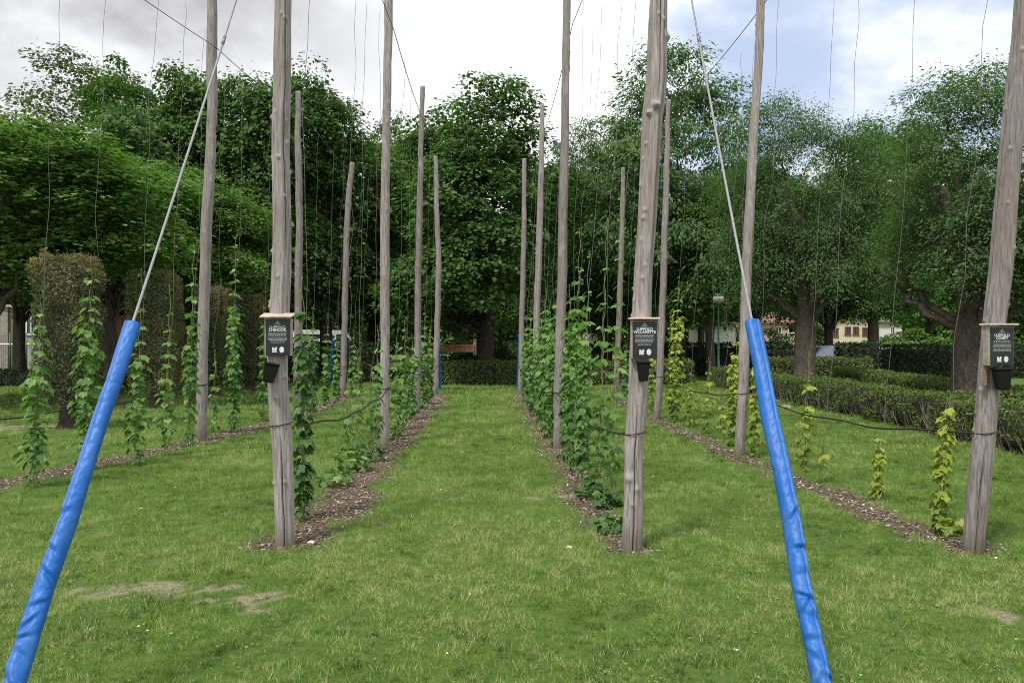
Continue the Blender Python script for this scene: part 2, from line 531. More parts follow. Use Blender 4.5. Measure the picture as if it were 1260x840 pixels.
ROWS = {'A': ['A1', 'A2', 'A3', 'A4'], 'B': ['B1', 'B2', 'B3', 'B4'], 'C': ['C1', 'C2', 'C3', 'C4'], 'D': ['D2', 'D3', 'D4']}


def row_x(row, d, zz=0.0):
    pts = np.array([pole_at(k, zz) for k in ROWS[row]])
    if d < pts[0, 1]:
        m = (pts[1, 0] - pts[0, 0]) / (pts[1, 1] - pts[0, 1])
        return pts[0, 0] + m * (d - pts[0, 1])
    return np.interp(d, pts[:, 1], pts[:, 0])


CZ = {r: 6.62 for r in 'ABCD'}
ROWNAME = {'A': 'sparse aisle row', 'B': 'dense aisle row', 'C': 'yellow-leaved row', 'D': 'brown hedge column row'}


def cable_z(row, d):
    ds = [AX[k][3] for k in ROWS[row]]
    if row == 'D':
        ds = [6.3] + ds
    for a, b in zip(ds[:-1], ds[1:]):
        if a <= d <= b:
            t = (d - a) / (b - a)
            return CZ[row] - .10 * 4 * t * (1 - t)
    return CZ[row]


# support cables along the pole tops
for row in 'ABCD':
    d0 = 6.3 if row == 'D' else AX[ROWS[row][0]][3]
    dd = np.linspace(d0, AX[ROWS[row][-1]][3] + .1, 90)
    pts = np.array([[row_x(row, d, 6.6) + .09, d, cable_z(row, d)] for d in dd])
    mb = MB()
    mb.tube(pts, .0065, 6)
    tag(mb.build('support_cable', M['cable'], smooth=True), f'thin steel cable strung between the pole tops of the {ROWNAME[row]}', 'cable', 'cables along the pole tops')

# drip hoses tied to the poles
HZ = {'A': (.98, .90, .9, .9), 'B': (.92, .86, .88, .88), 'C': (.93, .90, .9, .9), 'D': (.90, .92, .9, .9)}
for row in 'ABCD':
    keys = ROWS[row]
    ds = [AX[k][3] for k in keys]
    zs = list(HZ[row])
    if row == 'D':
        ds = [6.3] + ds
    pts = []
    for i in range(len(ds) - 1):
        for t in np.linspace(0, 1, 30, endpoint=False):
            d = ds[i] + (ds[i + 1] - ds[i]) * t
            zz = zs[i] + (zs[i + 1] - zs[i]) * t - .15 * 4 * t * (1 - t) + .012 * math.sin(d * 4 + hash_(row))
            xx = row_x(row, d, .9) + (.10 if row in 'A' else -.10 if row == 'B' else .1) * (1 if t < .02 or t > .98 else .6)
            pts.append([xx + .02 * math.sin(d * 2.3), d - .0, zz])
    mb = MB()
    mb.tube(np.array(pts), .0095, 8)
    tag(mb.build('drip_hose', M['hose'], smooth=True), f'sagging black irrigation hose tied along the {ROWNAME[row]}', 'hose', 'irrigation hoses along the rows')


for row in 'ABCD':
    for k_, zt_ in zip(ROWS[row], HZ[row][1:] if row == 'D' else HZ[row]):
        z, x, y, d, top = AX[k_]
        th = np.linspace(0, 2 * math.pi, 33)
        r_ = np.interp(zt_, [0, 2], [POLES[k_][0][0][2] / F * d, POLES[k_][0][1][2] / F * d]) + .004
        mb = MB()
        mb.tube(np.stack([np.interp(zt_, z, x) + r_ * np.cos(th), np.interp(zt_, z, y) + r_ * np.sin(th), zt_ + .012 * np.cos(th)], 1), .0045, 6, cap=False)
        tag(mb.build('hose_tie', M['hose'], smooth=True), 'black hose tie on the ' + ' '.join(POLE_LABEL[k_].split(',')[0].split()[:11]), 'tie', 'ties holding the hoses to the poles')


# ------------------------------------------------------------------ guy ropes with blue sleeves
def guy(key, top_z, anchor, label, seed, front):
    a = pole_at(key, top_z)
    g = np.array(anchor, float)
    root = thing('guy_rope', label, 'rope', g, group='guy ropes with blue sleeves')
    v = a - g
    L = np.linalg.norm(v)

    def at(t):
        t = np.asarray(t)[:, None]
        return v * t + np.array([0, 0, -.07]) * 4 * t * (1 - t)
    mb = MB()
    if front:
        tt = np.linspace(.30, .66, 40)
        mb.tube(at(tt), .0072, 10)
        mb.build('rope', M['rope'], root, smooth=True)
        mb = MB()
        mb.tube(at(np.linspace(.655, 1, 30)), .0055, 8)
        # clamp where the thin cable ends
        mb.tube(at(np.array([.652, .664])), .0105, 8)
        mb.build('cable', M['cable'], root, smooth=True)
    else:
        mb.tube(at(np.linspace(.3, 1, 30)), .006, 6)
        mb.build('cable', M['cable'], root, smooth=True)
    mb = MB()
    n, seg = (640, 110) if front else (40, 16)
    tt = np.linspace(-.005, 2.12 / L, n)
    pts = at(tt)
    rg = np.random.default_rng(seed)
    if front:
        pts[:, 0] += np.interp(tt, np.linspace(tt[0], tt[-1], 9), rg.normal(0, .0035, 9))
    cre = [(rg.uniform(0, 1), rg.uniform(0, 6.28), rg.uniform(.0005, .0022), rg.uniform(.003, .009), rg.uniform(-.5, .5)) for _ in range(90)]
    fold = [(x0 + rg.normal(0, .006), math.pi / 2 + rg.normal(0, .75), rg.uniform(.006, .012), rg.uniform(.006, .011), rg.uniform(-1.3, 1.3)) for x0 in (.18, .205, .235, .27, .30, .33, .345, .39, .44, .52)]

    def rfun(th, i, p3):
        u = (i / (n - 1))
        out = .002 * np.sin(th * 2 + u * 7 + seed) + .0012 * np.sin(th * 3 - u * 19)
        for cu, ca, am, w, sk in cre:
            da = (th - ca + math.pi) % (2 * math.pi) - math.pi
            out = out - am * np.exp(-((u - cu - sk * .02 * da) / w) ** 2 - (da / .62) ** 2)
        for cu, ca, am, w, sk in fold:
            da = (th - ca + math.pi) % (2 * math.pi) - math.pi
            q_ = u - cu - sk * .016 * da
            out = out + (-am * np.exp(-(q_ / w) ** 2) + .55 * am * np.exp(-((q_ - 1.5 * w) / w) ** 2)) * np.exp(-(da / .85) ** 2)
        # welded seam with its row of dimples
        sa = math.pi / 2 + (.45 if seed == 1 else -.55)
        da = (th - sa + math.pi) % (2 * math.pi) - math.pi
        out = out + .0065 * np.exp(-(da / .075) ** 2) - .0025 * np.exp(-((da - .17) / .09) ** 2)
        dm = (th - sa + .75 * (1 if seed == 1 else -1) + math.pi) % (2 * math.pi) - math.pi
        out = out - .0019 * np.exp(-(dm / .24) ** 2) * np.clip(.3 + np.sin(u * 2 * math.pi * 33 + 2.5 * np.sin(u * 23) + dm * 2), 0, 1)
        return out
    mb.tube(pts, np.full(n, .0405 if front else .05) * (1 + .06 * np.linspace(1, -1, n)), seg, rfun=rfun if front else None)
    mb.build('sleeve', M['sleeve'], root, smooth=True)
    # the steel eye the rope is tied to
    mb = MB()
    mb.tube(np.array([[0, 0, -.2], [0, 0, .05]]), .012, 8)
    mb.build('ground_anchor', M['cable'], root, smooth=True)


def on_line(px0, py0, px1, py1, d):
    y = 420 + F * H / d
    return [((px0 + (px1 - px0) * (y - py0) / (py1 - py0)) - CX) / F * d, d, 0]


guy('A1', 5.62, on_line(160, 400, 15, 840, 2.9), 'grey rope with a wrinkled blue sleeve running up to the pole with the tilted pot', 1, True)
guy('B1', 5.62, on_line(917, 398, 1010, 840, 2.9), 'grey rope with a wrinkled blue sleeve running up to the big knotted pole', 2, True)
guy('A4', 6.62, [(541 - CX) / F * 27.6, 27.6, 0], 'far cable with blue sleeve behind the end pole of the sparse row', 3, False)
guy('B4', 6.62, [(637 - CX) / F * 27.6, 27.6, 0], 'far cable with blue sleeve behind the end pole of the dense row', 4, False)
guy('D4', 6.62, [(404 - CX) / F * 27.6, 27.6, 0], 'far cable with blue sleeve behind the bent-topped end pole', 5, False)


# ------------------------------------------------------------------ signboards and black pots
def text_mesh(body, size, mat, parent, loc, name, bold=.0):
    cu = bpy.data.curves.new(name, 'FONT')
    cu.body = body
    cu.size = size
    cu.align_x = 'CENTER'
    cu.align_y = 'CENTER'
    cu.extrude = .0006
    cu.offset = bold
    cu.space_line = .78
    tmp = bpy.data.objects.new('tmp_text', cu)
    col.objects.link(tmp)
    dg = bpy.context.evaluated_depsgraph_get()
    dg.update()
    me = bpy.data.meshes.new_from_object(tmp.evaluated_get(dg))
    bpy.data.objects.remove(tmp)
    me.name = name
    me.materials.clear()
    me.materials.append(mat)
    o = bpy.data.objects.new(name, me)
    col.objects.link(o)
    o.parent = parent
    o.rotation_euler = (R(90), 0, 0)
    o.location = loc
    return o


def signboard(pxc, y0, y1, d, title, label, rz, seed, roofmat):
    c = P(pxc, (y0 + y1) / 2, d)
    h = (y1 - y0) / F * d
    w = .208
    root = thing('info_board', label, 'signboard', (c[0], d + .10, c[2]), rz, 'signboards on the front poles')
    dp = .072
    mb = MB()
    mb.box((0, 0, 0), (w, dp, h), bev=.003)
    mb.build('box', M['aged_wood'], root)
    mb = MB()
    tilt = R(-12)
    rot = [[1, 0, 0], [0, math.cos(tilt), -math.sin(tilt)], [0, math.sin(tilt), math.cos(tilt)]]
    if seed == 1:
        mb.box((-.006, -.02, h / 2 + .022), (w + .042, dp + .07, .014), bev=.003, rot=[[1, 0, 0], [0, math.cos(.22), -math.sin(.22)], [0, math.sin(.22), math.cos(.22)]])
    else:
        mb.box((0, -.01, h / 2 + .0125), (w + .032, dp + .06, .017), bev=.005)
    mb.build('roof', roofmat, root)
    mb = MB()
    yf = -dp / 2 - .004
    mb.box((.002, yf, -.004), (w - .018, .006, h - .016), bev=.002)
    pan = mb.build('panel', M['panel'], root)
    yt = yf - .0045
    # emblem: a small pointed roof over a base line
    mb = MB()
    zt = h / 2 - .035
    for pts in ([(-.024, -.012), (.024, -.012), (.016, -.003), (-.016, -.003)], [(-.014, -.001), (.014, -.001), (.006, .009), (-.006, .009)], [(-.004, .010), (.004, .010), (0, .021)], [(-.045, -.0165), (.045, -.0165), (.045, -.0145), (-.045, -.0145)]):
        V = [(a, yt, zt + b) for a, b in pts]
        mb.add(V, [np.arange(len(V))[None]])
    mb.build('emblem', M['print_grey'], pan)
    text_mesh(title, .029, M['print'], pan, (0, yt, h / 2 - .083), 'title', .0007)
    # the small paragraph: too fine to read in the photograph, rows of word-length strokes
    mb = MB()
    rg = np.random.default_rng(seed)
    nl = 9
    for i in range(nl):
        zz = h / 2 - .115 - i * .0098
        half = .080 * rg.uniform(.86, 1.0)
        if i >= nl - 2 and seed != 3:
            half *= .72
        x = -half
        while x < half - .006:
            l = min(rg.uniform(.006, .022), half - x)
            mb.add([(x, yt, zz - .0021), (x + l, yt, zz - .0021), (x + l, yt, zz + .0021), (x, yt, zz + .0021)], [np.arange(4)[None]])
            x += l + .004
    mb.build('lettering', M['print_grey'], pan)
    # two white pictograms
    mb = MB()
    zb = -h / 2 + .052
    th = np.linspace(0, 2 * math.pi, 14, endpoint=False)
    for k, (ox, oz) in enumerate(((-.034, .008), (-.012, .010))):
        V = [(ox + .009 * math.cos(a), yt, zb + oz + .009 * math.sin(a)) for a in th[::1]]
        mb.add(V, [np.arange(len(V))[None]])
    mb.add([(-.043, yt - .001, zb - .012), (-.005, yt - .001, zb - .012), (-.009, yt - .001, zb + .004), (-.039, yt - .001, zb + .004)], [np.arange(4)[None]])
    mb.add([(-.043, yt, zb - .023), (-.005, yt, zb - .023), (-.005, yt, zb - .015), (-.043, yt, zb - .015)], [np.arange(4)[None]])
    mb.build('pictogram', M['print'], pan)
    mb = MB()
    V = [(.033 + .019 * math.cos(a), yt, zb + (.022 if math.sin(a) > 0 else .027) * math.sin(a)) for a in th]
    mb.add(V, [np.arange(len(V))[None]])
    mb.build('pictogram', M['print'], pan)
    if seed == 3:
        mb = MB()
        mb.box((-.085, .035, -h / 2 - .08), (.028, .02, .16), bev=.003)
        mb.build('bracket', M['old_wood'], root)
    return root


signboard(338.5, 391, 438, 6.18, 'LUPPOLO\nCHINOOK', 'black hop variety signboard with a sloping pale wooden roof above the tilted pot', R(3), 1, M['new_wood'])
signboard(795, 393.5, 441, 6.12, 'LUPPOLO\nWILLAMETTE', 'black hop variety signboard with a flat pinkish wooden roof on the knotted pole', R(-2), 2, plain('pink_timber', (.56, .42, .36), .75, .15, 20, bump=.2))
signboard(1238, 401, 450, 6.05, 'LUPPOLO\nCOMET', 'black hop variety signboard on the outward-leaning pole in front of the thick trunk', R(5), 3, M['new_wood'])


def pot(pxc, y0, y1, d, w, tilt, label, rz=0):
    c = P(pxc, (y0 + y1) / 2, d)
    h = (y1 - y0) / F * d
    root = thing('black_pot', label, 'pot', c, rz, 'black pots under the signboards')
    root.rotation_euler = (0, tilt, rz)
    mb = MB()
    mb.box((0, 0, -.008), (w, w * .9, h * .86), bev=.008, taper=.72)
    mb.build('body', M['black'], root)
    mb = MB()
    mb.box((0, 0, h * .43 + .002), (w * 1.1, w, h * .13), bev=.006)
    mb.build('lid', M['black'], root)
    return root


pot(332, 446, 471, 6.22, .115, R(12), 'black plastic pot hanging tilted beneath the sloping-roofed signboard', R(20))
pot(791.5, 444, 469, 6.2, .095, 0, 'black plastic pot strapped upright under the pinkish-roofed signboard', 0)
pot(1233, 452, 480, 6.12, .115, R(-2), 'black plastic pot beneath the signboard of the outward-leaning pole', R(-10))

# ------------------------------------------------------------------ hop plants on their strings
hl = np.array([(0, 0), (.26, -.10), (.50, .10), (.42, .27), (.55, .55), (.27, .64), (0, 1.0), (-.27, .64), (-.55, .55), (-.42, .27), (-.50, .10), (-.26, -.10)])
HOP_V = np.array([(x, y, -.42 * (x * x) - .34 * y * y + .10 * abs(x)) for x, y in hl])
HOP_F = [np.array([[0, 1, 2, 3, 4, 5, 6]]), np.array([[0, 6, 7, 8, 9, 10, 11]])]
KITE_V = np.array([(0, 0, 0), (.38, .42, .05), (0, 1, -.14), (-.38, .42, .05)])
KITE_F = [np.array([[0, 1, 2], [0, 2, 3]])]
NARROW_V = np.array([(0, 0, 0), (.19, .42, .03), (0, 1, -.12), (-.19, .42, .03)])

# px, base py, dense top py, vine top py, width px, colour, density
HOPS = {
    'D': [(40, 599, 425, 372, 42, 'g', 1.0), (103, 577, 385, 318, 50, 'g', 1.1), (166, 572, 445, 330, 34, 'g', .75), (203, 560, 468, 350, 32, 'g', .6), (232, 548, 400, 300, 28, 'g', .9),
          (263, 532, 480, 430, 20, 'g', .45), (286, 531, 385, 290, 30, 'g', 1.1), (324, 518, 440, 375, 22, 'g', .7), (346, 512, 430, 380, 18, 'd', .7),
          (384, 506, 420, 375, 20, 'd', 1.0), (401, 500, 440, 385, 17, 'g', .8), (413, 496, 440, 400, 14, 'g', .6), (433, 489, 440, 405, 14, 'g', .6), (441, 487, 450, 410, 12, 'd', .6)],
    'A': [(373, 640, 415, 340, 33, 'd', 1.25), (428, 566, 520, 452, 22, 'g', .35), (440, 560, 505, 430, 24, 'g', .45), (457, 557, 500, 450, 20, 'g', .3), (464, 552, 450, 400, 20, 'g', .35),
          (487, 536, 455, 415, 24, 'g', .8), (497, 527, 440, 390, 24, 'g', .75), (506, 516, 440, 410, 20, 'g', .9), (521, 504, 425, 375, 20, 'g', .95), (528, 497, 430, 400, 15, 'g', .9)],
    'B': [(752, 612, 560, 232, 34, 'g', .3), (736, 603, 495, 268, 40, 'g', .5), (716, 592, 425, 310, 24, 'g', .8), (705, 580, 395, 280, 31, 'g', 1.1), (696, 566, 410, 350, 28, 'g', 1.0), (681, 548, 395, 345, 30, 'g', 1.5),
          (674, 538, 415, 370, 28, 'g', 1.5), (668, 530, 405, 355, 26, 'g', 1.5), (663, 521, 420, 380, 22, 'g', 1.4), (655, 511, 415, 385, 20, 'g', 1.4), (650, 503, 420, 370, 18, 'g', 1.4), (646, 496, 425, 390, 15, 'g', 1.4)],
    'C': [(1154, 653, 512, 480, 27, 'y', .95), (1078, 615, 545, 528, 17, 'y', .8), (1012, 592, 568, 540, 24, 'y', .3), (988, 580, 500, 433, 25, 'y', .8), (928, 562, 450, 400, 27, 'y', .85),
          (901, 549, 440, 400, 28, 'y', 1.05), (887, 540, 505, 480, 15, 'y', .45), (869, 533, 475, 440, 22, 'y', .6), (848, 525, 475, 450, 20, 'y', .65), (829, 519, 385, 345, 32, 'y', 1.5),
          (801, 507, 440, 400, 18, 'y', .8), (789, 502, 445, 330, 15, 'y', .8), (777, 497, 450, 410, 13, 'g', .7), (768, 493, 450, 420, 12, 'g', .6)],
}
COLWORD = {'g': 'green', 'd': 'dark green', 'y': 'yellow-green'}
ORD = ['first', 'second', 'third', 'fourth', 'fifth', 'sixth', 'seventh', 'eighth', 'ninth', 'tenth', 'eleventh', 'twelfth', 'thirteenth', 'fourteenth', 'fifteenth']
PLANT_SPOTS = []


def hop(row, idx, spec):
    px, pb, pd, pt, wpx, colr, dens = spec
    d = gd(pb)
    x0 = (px - CX) / F * d
    s = hash_(row + str(idx))
    rg = np.random.default_rng(s)
    zt = H + (CY - pt) / F * d
    zd = H + (CY - pd) / F * d
    w = wpx / F * d * .72
    xt = x0 + (row_x(row, d, 6.6) - row_x(row, d, 0)) * .9
    zc = cable_z(row, d)
    lean = lambda z: x0 + (xt - x0) * z / zc
    PLANT_SPOTS.append((x0, d, w))
    size = 'tall' if zt > 2.3 else 'short' if zt < 1.3 else 'medium'
    full = 'dense' if dens > .9 else 'sparse' if dens < .6 else 'leafy'
    root = thing('hop_plant', f'{size} {full} {COLWORD[colr]} hop vine, {ORD[idx]} from the front in the {ROWNAME[row]}', 'hop vine', (x0, d, 0), 0, 'hop vines climbing strings')
    # stems winding round the string
    mb = MB()
    nst = 3 if dens > .8 else 2
    tops = []
    for k in range(nst):
        zz = np.linspace(0, zt * (1 if k == 0 else rg.uniform(.6, .95)), 60)
        ph = rg.uniform(0, 6.28)
        rr = .012 + .05 * np.exp(-zz / .25) * (k > 0)
        pts = np.stack([lean(zz) - x0 + rr * np.cos(zz * 14 + ph), rr * np.sin(zz * 14 + ph), zz], 1)
        mb.tube(pts, np.linspace(.006, .0028, 60) * (1 + .02 * d), 5)
    mb.build('stem', M['stem'], root, smooth=True)
    # leaves: opposite pairs at the nodes, side shoots lower down
    pos, Yd, size_, up = [], [], [], []
    z = .12
    lf = .084 if colr != 'y' else .070
    far = 1 + max(0, d - 14) * .022
    while z < zt:
        t = z / zt
        dense = z < zd
        if dense:
            n = int(max(2, rg.poisson((10.5 if colr != 'y' else 14) * min(dens, 1.05))))
            if z < .35:
                n = int(n * .9)
            rad = w * .5 * (.70 + .35 * rg.random()) * (1.0 if t > .12 else .85)
            step = rg.uniform(.075, .13)
        else:
            u = (z - zd) / max(.05, zt - zd)
            n = 4 if u < .6 else 2
            if dens > .9 and u < .5:
                n = 6
            rad = w * .48 * (1 - .55 * u)
            step = rg.uniform(.15, .25) * (1.0 if u < .6 else 1.25)
        a0 = rg.uniform(0, 6.28)
        for i in range(n):
            a = a0 + i * math.pi * 2 / max(n, 2) + rg.normal(0, .35)
            q = rad * (rg.uniform(.25, 1.0) if dense else rg.uniform(.30, .55))
            hv = np.array([math.cos(a), math.sin(a), 0])
            p = np.array([lean(z) - x0, 0, z]) + hv * q + np.array([0, 0, rg.normal(0, .035 if dense else .018) - (.05 * (q / max(rad, .01)) if dense else 0)])
            pos.append(p)
            dr = rg.uniform(-1.3, -.25) if dense else rg.uniform(-.75, -.05)
            Yd.append(hv + np.array([0, 0, dr]))
            up.append(hv * .45 + np.array([0, 0, 1]) + rg.normal(0, .28, 3))
            sz = lf * rg.uniform(.65, 1.25) * (1.12 if .15 < t < .75 else .9) * far
            if not dense:
                sz *= 1.28 - .75 * ((z - zd) / max(.05, zt - zd))
            size_.append(max(sz, .03))
        z += step
    pos, Yd, up = np.array(pos), np.array(Yd), np.array(up)
    X, Y, Z = frames(Yd, unit(up))
    hgt = pos[:, 2] / zt
    young = np.clip(.30 + .45 * hgt + rg.normal(0, .17, len(pos)), 0, 1)   # young leaves towards the tip are paler
    if colr == 'y':
        young = np.clip(.12 + .75 * np.clip(hgt * 1.7, 0, 1) ** .8 + rg.normal(0, .14, len(pos)), 0, 1)
    mb = MB()
    mb.scatter(HOP_V, HOP_F, pos, X, Y, Z, np.array(size_), young)
    mb.build('leaves', M[{'g': 'hop_green', 'd': 'hop_dark', 'y': 'hop_gold'}[colr]], root)
    # its string, tied to the top cable
    mb = MB()
    zz = np.linspace(.02, zc, 46)
    wx = wig(46, s + 5, .024, 4)
    wy = wig(46, s + 6, .02, 5)
    wx[-1] = 0
    pts = np.stack([lean(zz) + wx + (.09 * zz / zc), d + wy, zz], 1)
    mb.tube(pts, .0022 * (1 + .014 * d), 5)
    tag(mb.build('training_string', M['string'], smooth=True), f'thin wavy string above the {ORD[idx]} hop vine of the {ROWNAME[row]}', 'string', 'strings hanging from the pole-top cables')


for row in 'DABC':
    for i, spec in enumerate(HOPS[row]):
        hop(row, i, spec)


# low sprouting hop clumps at the feet of the rows
def clump(px, py, w, h, n, mat, label, seed):
    d = gd(py)
    x0 = (px - CX) / F * d
    rg = np.random.default_rng(seed)
    root = thing('hop_sprout', label, 'shrub', (x0, d, 0), 0, 'low hop sprouts at the row feet')
    a = rg.uniform(0, 6.28, n)
    r = w / 2 * np.sqrt(rg.random(n))
    z = h * rg.random(n) ** .8 * (1 - .6 * (r / (w / 2)) ** 2) + .02
    pos = np.stack([r * np.cos(a), r * np.sin(a) * .8, z], 1)
    hv = np.stack([np.cos(a), np.sin(a), np.zeros(n)], 1)
    X, Y, Z = frames(hv + np.array([0, 0, -.3]) + rg.normal(0, .35, (n, 3)), unit(np.array([0, 0, 1]) + rg.normal(0, .3, (n, 3))))
    mb = MB()
    mb.scatter(HOP_V, HOP_F, pos, X, Y, Z, rg.uniform(.045, .095, n), rg.uniform(.2, .9, n))
    mb.build('leaves', mat, root)
    mb = MB()
    for k in range(9):
        b = rg.uniform(0, 6.28)
        e = np.array([math.cos(b) * w * .4, math.sin(b) * w * .3, h * rg.uniform(.5, 1)])
        mb.tube(np.array([[0, 0, 0], e * .5 + [0, 0, h * .15], e]), .004, 5)
    mb.build('stem', M['stem'], root)
    PLANT_SPOTS.append((x0, d, w))


clump(413, 596, .42, .24, 80, M['hop_green'], 'low bushy hop sprout in the mulch close to the sign-bearing pole with tilted pot', 11)
clump(433, 578, .45, .34, 100, M['hop_green'], 'larger low hop sprout with mixed leaves, middle of three in the sparse row', 12)
clump(456, 566, .36, .3, 70, M['hop_dark'], 'darker low hop sprout just before the second pole of the sparse row', 13)
clump(748, 622, .24, .2, 45, M['hop_dark'], 'dark low hop sprout at the foot of the dense row', 14)
clump(752, 652, .35, .13, 60, M['hop_dark'], 'flat dark sprout lying beside the foot of the knotted pole', 15)
clump(724, 612, .26, .24, 50, M['hop_dark'], 'dark clump under the tall vine with large leaf tiers', 16)
clump(1170, 655, .3, .14, 40, M['hop_gold'], 'small yellow sprout beside the foot of the outward-leaning pole', 17)
clump(484, 540, .36, .36, 60, M['hop_green'], 'leafy sprout behind the second pole of the sparse row', 18)

# ------------------------------------------------------------------ ground, mulch, grass
BARE = [(172, 728, .34, .13), (200, 722, .18, .08), (285, 737, .26, .10), (262, 725, .16, .08), (322, 752, .14, .06), (1232, 752, .16, .12), (30, 524, .9, .35), (-20, 528, 1.4, .5), (655, 612, .12, .12), (702, 610, .16, .10), (950, 492, .4, .3), (840, 740, .07, .03)]
BARE = [((x - CX) / F * gd(y), gd(y), a, b) for x, y, a, b in BARE]


def vnoise(x, y, s, seed):
    """smooth value noise"""
    r = np.random.default_rng(seed)
    g = r.random((257, 257))
    u, v = x / s + 300.37, y / s + 300.71
    i, j = np.floor(u).astype(int), np.floor(v).astype(int)
    fu, fv = u - i, v - j
    fu, fv = fu * fu * (3 - 2 * fu), fv * fv * (3 - 2 * fv)
    i %= 256
    j %= 256
    return (g[i, j] * (1 - fu) + g[i + 1, j] * fu) * (1 - fv) + (g[i, j + 1] * (1 - fu) + g[i + 1, j + 1] * fu) * fv


ROWLINE = {}
for row in 'ABCD':
    pts = [pole_at(k, 0)[:2] for k in ROWS[row]]
    m = (pts[1] - pts[0]) / (pts[1][1] - pts[0][1])
    if row == 'D':
        pts = [pts[0] + m * (5 - pts[0][1])] + pts
    ROWLINE[row] = np.array(pts)
SHIFT = {'A': (.13, .28), 'B': (-.10, .17), 'C': (-.06, .19), 'D': (.05, .27)}


def mulch_mask(x, y):
    out = np.zeros_like(x)
    n = (vnoise(x, y, .35, 3) - .5) * .26 + (vnoise(x, y, .09, 4) - .5) * .22
    for row in 'ABCD':
        L = ROWLINE[row]
        xr = np.interp(y, L[:, 1], L[:, 0])
        sh, hw = SHIFT[row]
        dist = np.abs(x - xr - sh * np.clip((y - 6.3) / 1.0, 0, 1)) - hw - n
        y0 = L[0, 1] + (0 if row == 'D' else -.10)
        y1 = L[-1, 1] + .5
        endd = np.maximum(y0 - y, y - y1) + n * .3
        dd = np.maximum(dist, endd)
        # rounded front end round the pole
        out = np.maximum(out, np.clip(.5 - dd / .16, 0, 1))
    return out


def bare_mask(x, y):
    out = np.zeros_like(x)
    n = (vnoise(x, y, .22, 5) - .5) * 1.1 + (vnoise(x, y, .05, 6) - .5) * 1.8
    for bx, by, a, b in BARE:
        q = np.hypot((x - bx) / a, (y - by) / b) + n
        out = np.maximum(out, np.clip((1.02 - q) / .42, 0, 1))
    return out


def height(x, y):
    return (vnoise(x, y, 1.7, 8) - .5) * .03 + (vnoise(x, y, .5, 9) - .5) * .016


xs = np.unique(np.concatenate([[-600, -300, -150, -80, -50, -35, -25, -18], np.arange(-14, 12.01, .07), [14, 18, 25, 35, 50, 80, 150, 300, 600]]))
ys = np.unique(np.concatenate([[-300, -100, -40, -15, -5, 0, 1.5], np.arange(2.5, 32, .07), [36, 42, 50, 60, 80, 110, 160, 250, 500, 1200]]))
GX, GY = np.meshgrid(xs, ys)
fx, fy = GX.ravel(), GY.ravel()
near = (fy > 2.4) & (fy < 33) & (fx > -15) & (fx < 12.5)
fz = np.where(near, height(fx, fy), 0)
mb = MB()
nx, ny = len(xs), len(ys)
i = (np.arange(ny - 1)[:, None] * nx + np.arange(nx - 1)[None]).ravel()
mm, bm = np.where(near, mulch_mask(fx, fy), 0), np.where(near, bare_mask(fx, fy), 0)
fz = fz - .015 * mm
mb.add(np.stack([fx, fy, fz], 1), np.stack([i, i + 1, i + nx + 1, i + nx], 1))
g = mb.build('ground', M['ground'], smooth=True)
g['kind'] = 'structure'
for nm, arr in (('mulch', mm), ('bare', bm)):
    at = g.data.attributes.new(nm, 'FLOAT', 'POINT')
    at.data.foreach_set('value', arr.astype(np.float32))

# wood chips lying in the mulch strips
N = 130000
cy = 5.8 + (27 - 5.8) * rng.random(N) ** 1.35
rowpick = rng.integers(0, 4, N)
cx = np.empty(N)
for k, row in enumerate('ABCD'):
    m = rowpick == k
    L = ROWLINE[row]
    cx[m] = np.interp(cy[m], L[:, 1], L[:, 0]) + rng.uniform(-.75, .85, m.sum())
keep = (mulch_mask(cx, cy) > rng.random(N) * .9) & (rng.random(N) < .40)
cx, cy = cx[keep], cy[keep]
n = len(cx)
chip = np.array([(-.5, -.5, -.1), (.5, -.5, -.1), (.5, .5, -.1), (-.5, .5, -.1), (-.45, -.4, .1), (.5, -.5, .1), (.4, .5, .1), (-.5, .45, .1)])
chipf = [np.array([[4, 5, 6, 7], [0, 1, 5, 4], [1, 2, 6, 5], [2, 3, 7, 6], [3, 0, 4, 7]])]
ang = rng.uniform(0, 6.28, n)
X, Y, Z = frames(np.stack([np.cos(ang), np.sin(ang), rng.normal(0, .25, n)], 1), unit(np.stack([rng.normal(0, .3, n), rng.normal(0, .3, n), np.ones(n)], 1)))
sz = np.stack([rng.uniform(.006, .02, n), rng.uniform(.012, .04, n), rng.uniform(.012, .03, n)], 1) * (1 + np.clip(cy - 10, 0, 20)[:, None] * .03)
mb = MB()
mb.scatter(chip, chipf, np.stack([cx, cy, height(cx, cy) - .004], 1), X, Y, Z, sz, rng.random(n))
mt, nt, out = new_mat('mulch_chip')
k = NT(nt)
cc = k.ramp(k.attr()[2], [(0, (.045, .032, .025)), (.35, (.12, .088, .07)), (.65, (.24, .185, .15)), (.88, (.40, .33, .275)), (1, (.60, .53, .46))])
bs = k.n('BsdfPrincipled', {'Base Color': cc, 'Roughness': .9, 'Specular IOR Level': .2})
nt.links.new(bs.outputs[0], out.inputs[0])
o = mb.build('wood_chips', mt)
tag(o, 'brown wood chip mulch spread along the four hop rows', 'mulch', kind='stuff')

# grass blades
BL5 = np.array([(-.5, 0, 0), (.5, 0, 0), (.38, .02, .55), (-.38, .02, .55), (0, .22, 1)])
BF5 = [np.array([[0, 1, 2, 3]]), np.array([[3, 2, 4]])]
BL3 = np.array([(-.5, 0, 0), (.5, 0, 0), (0, .18, 1)])
BF3 = [np.array([[0, 1, 2]])]


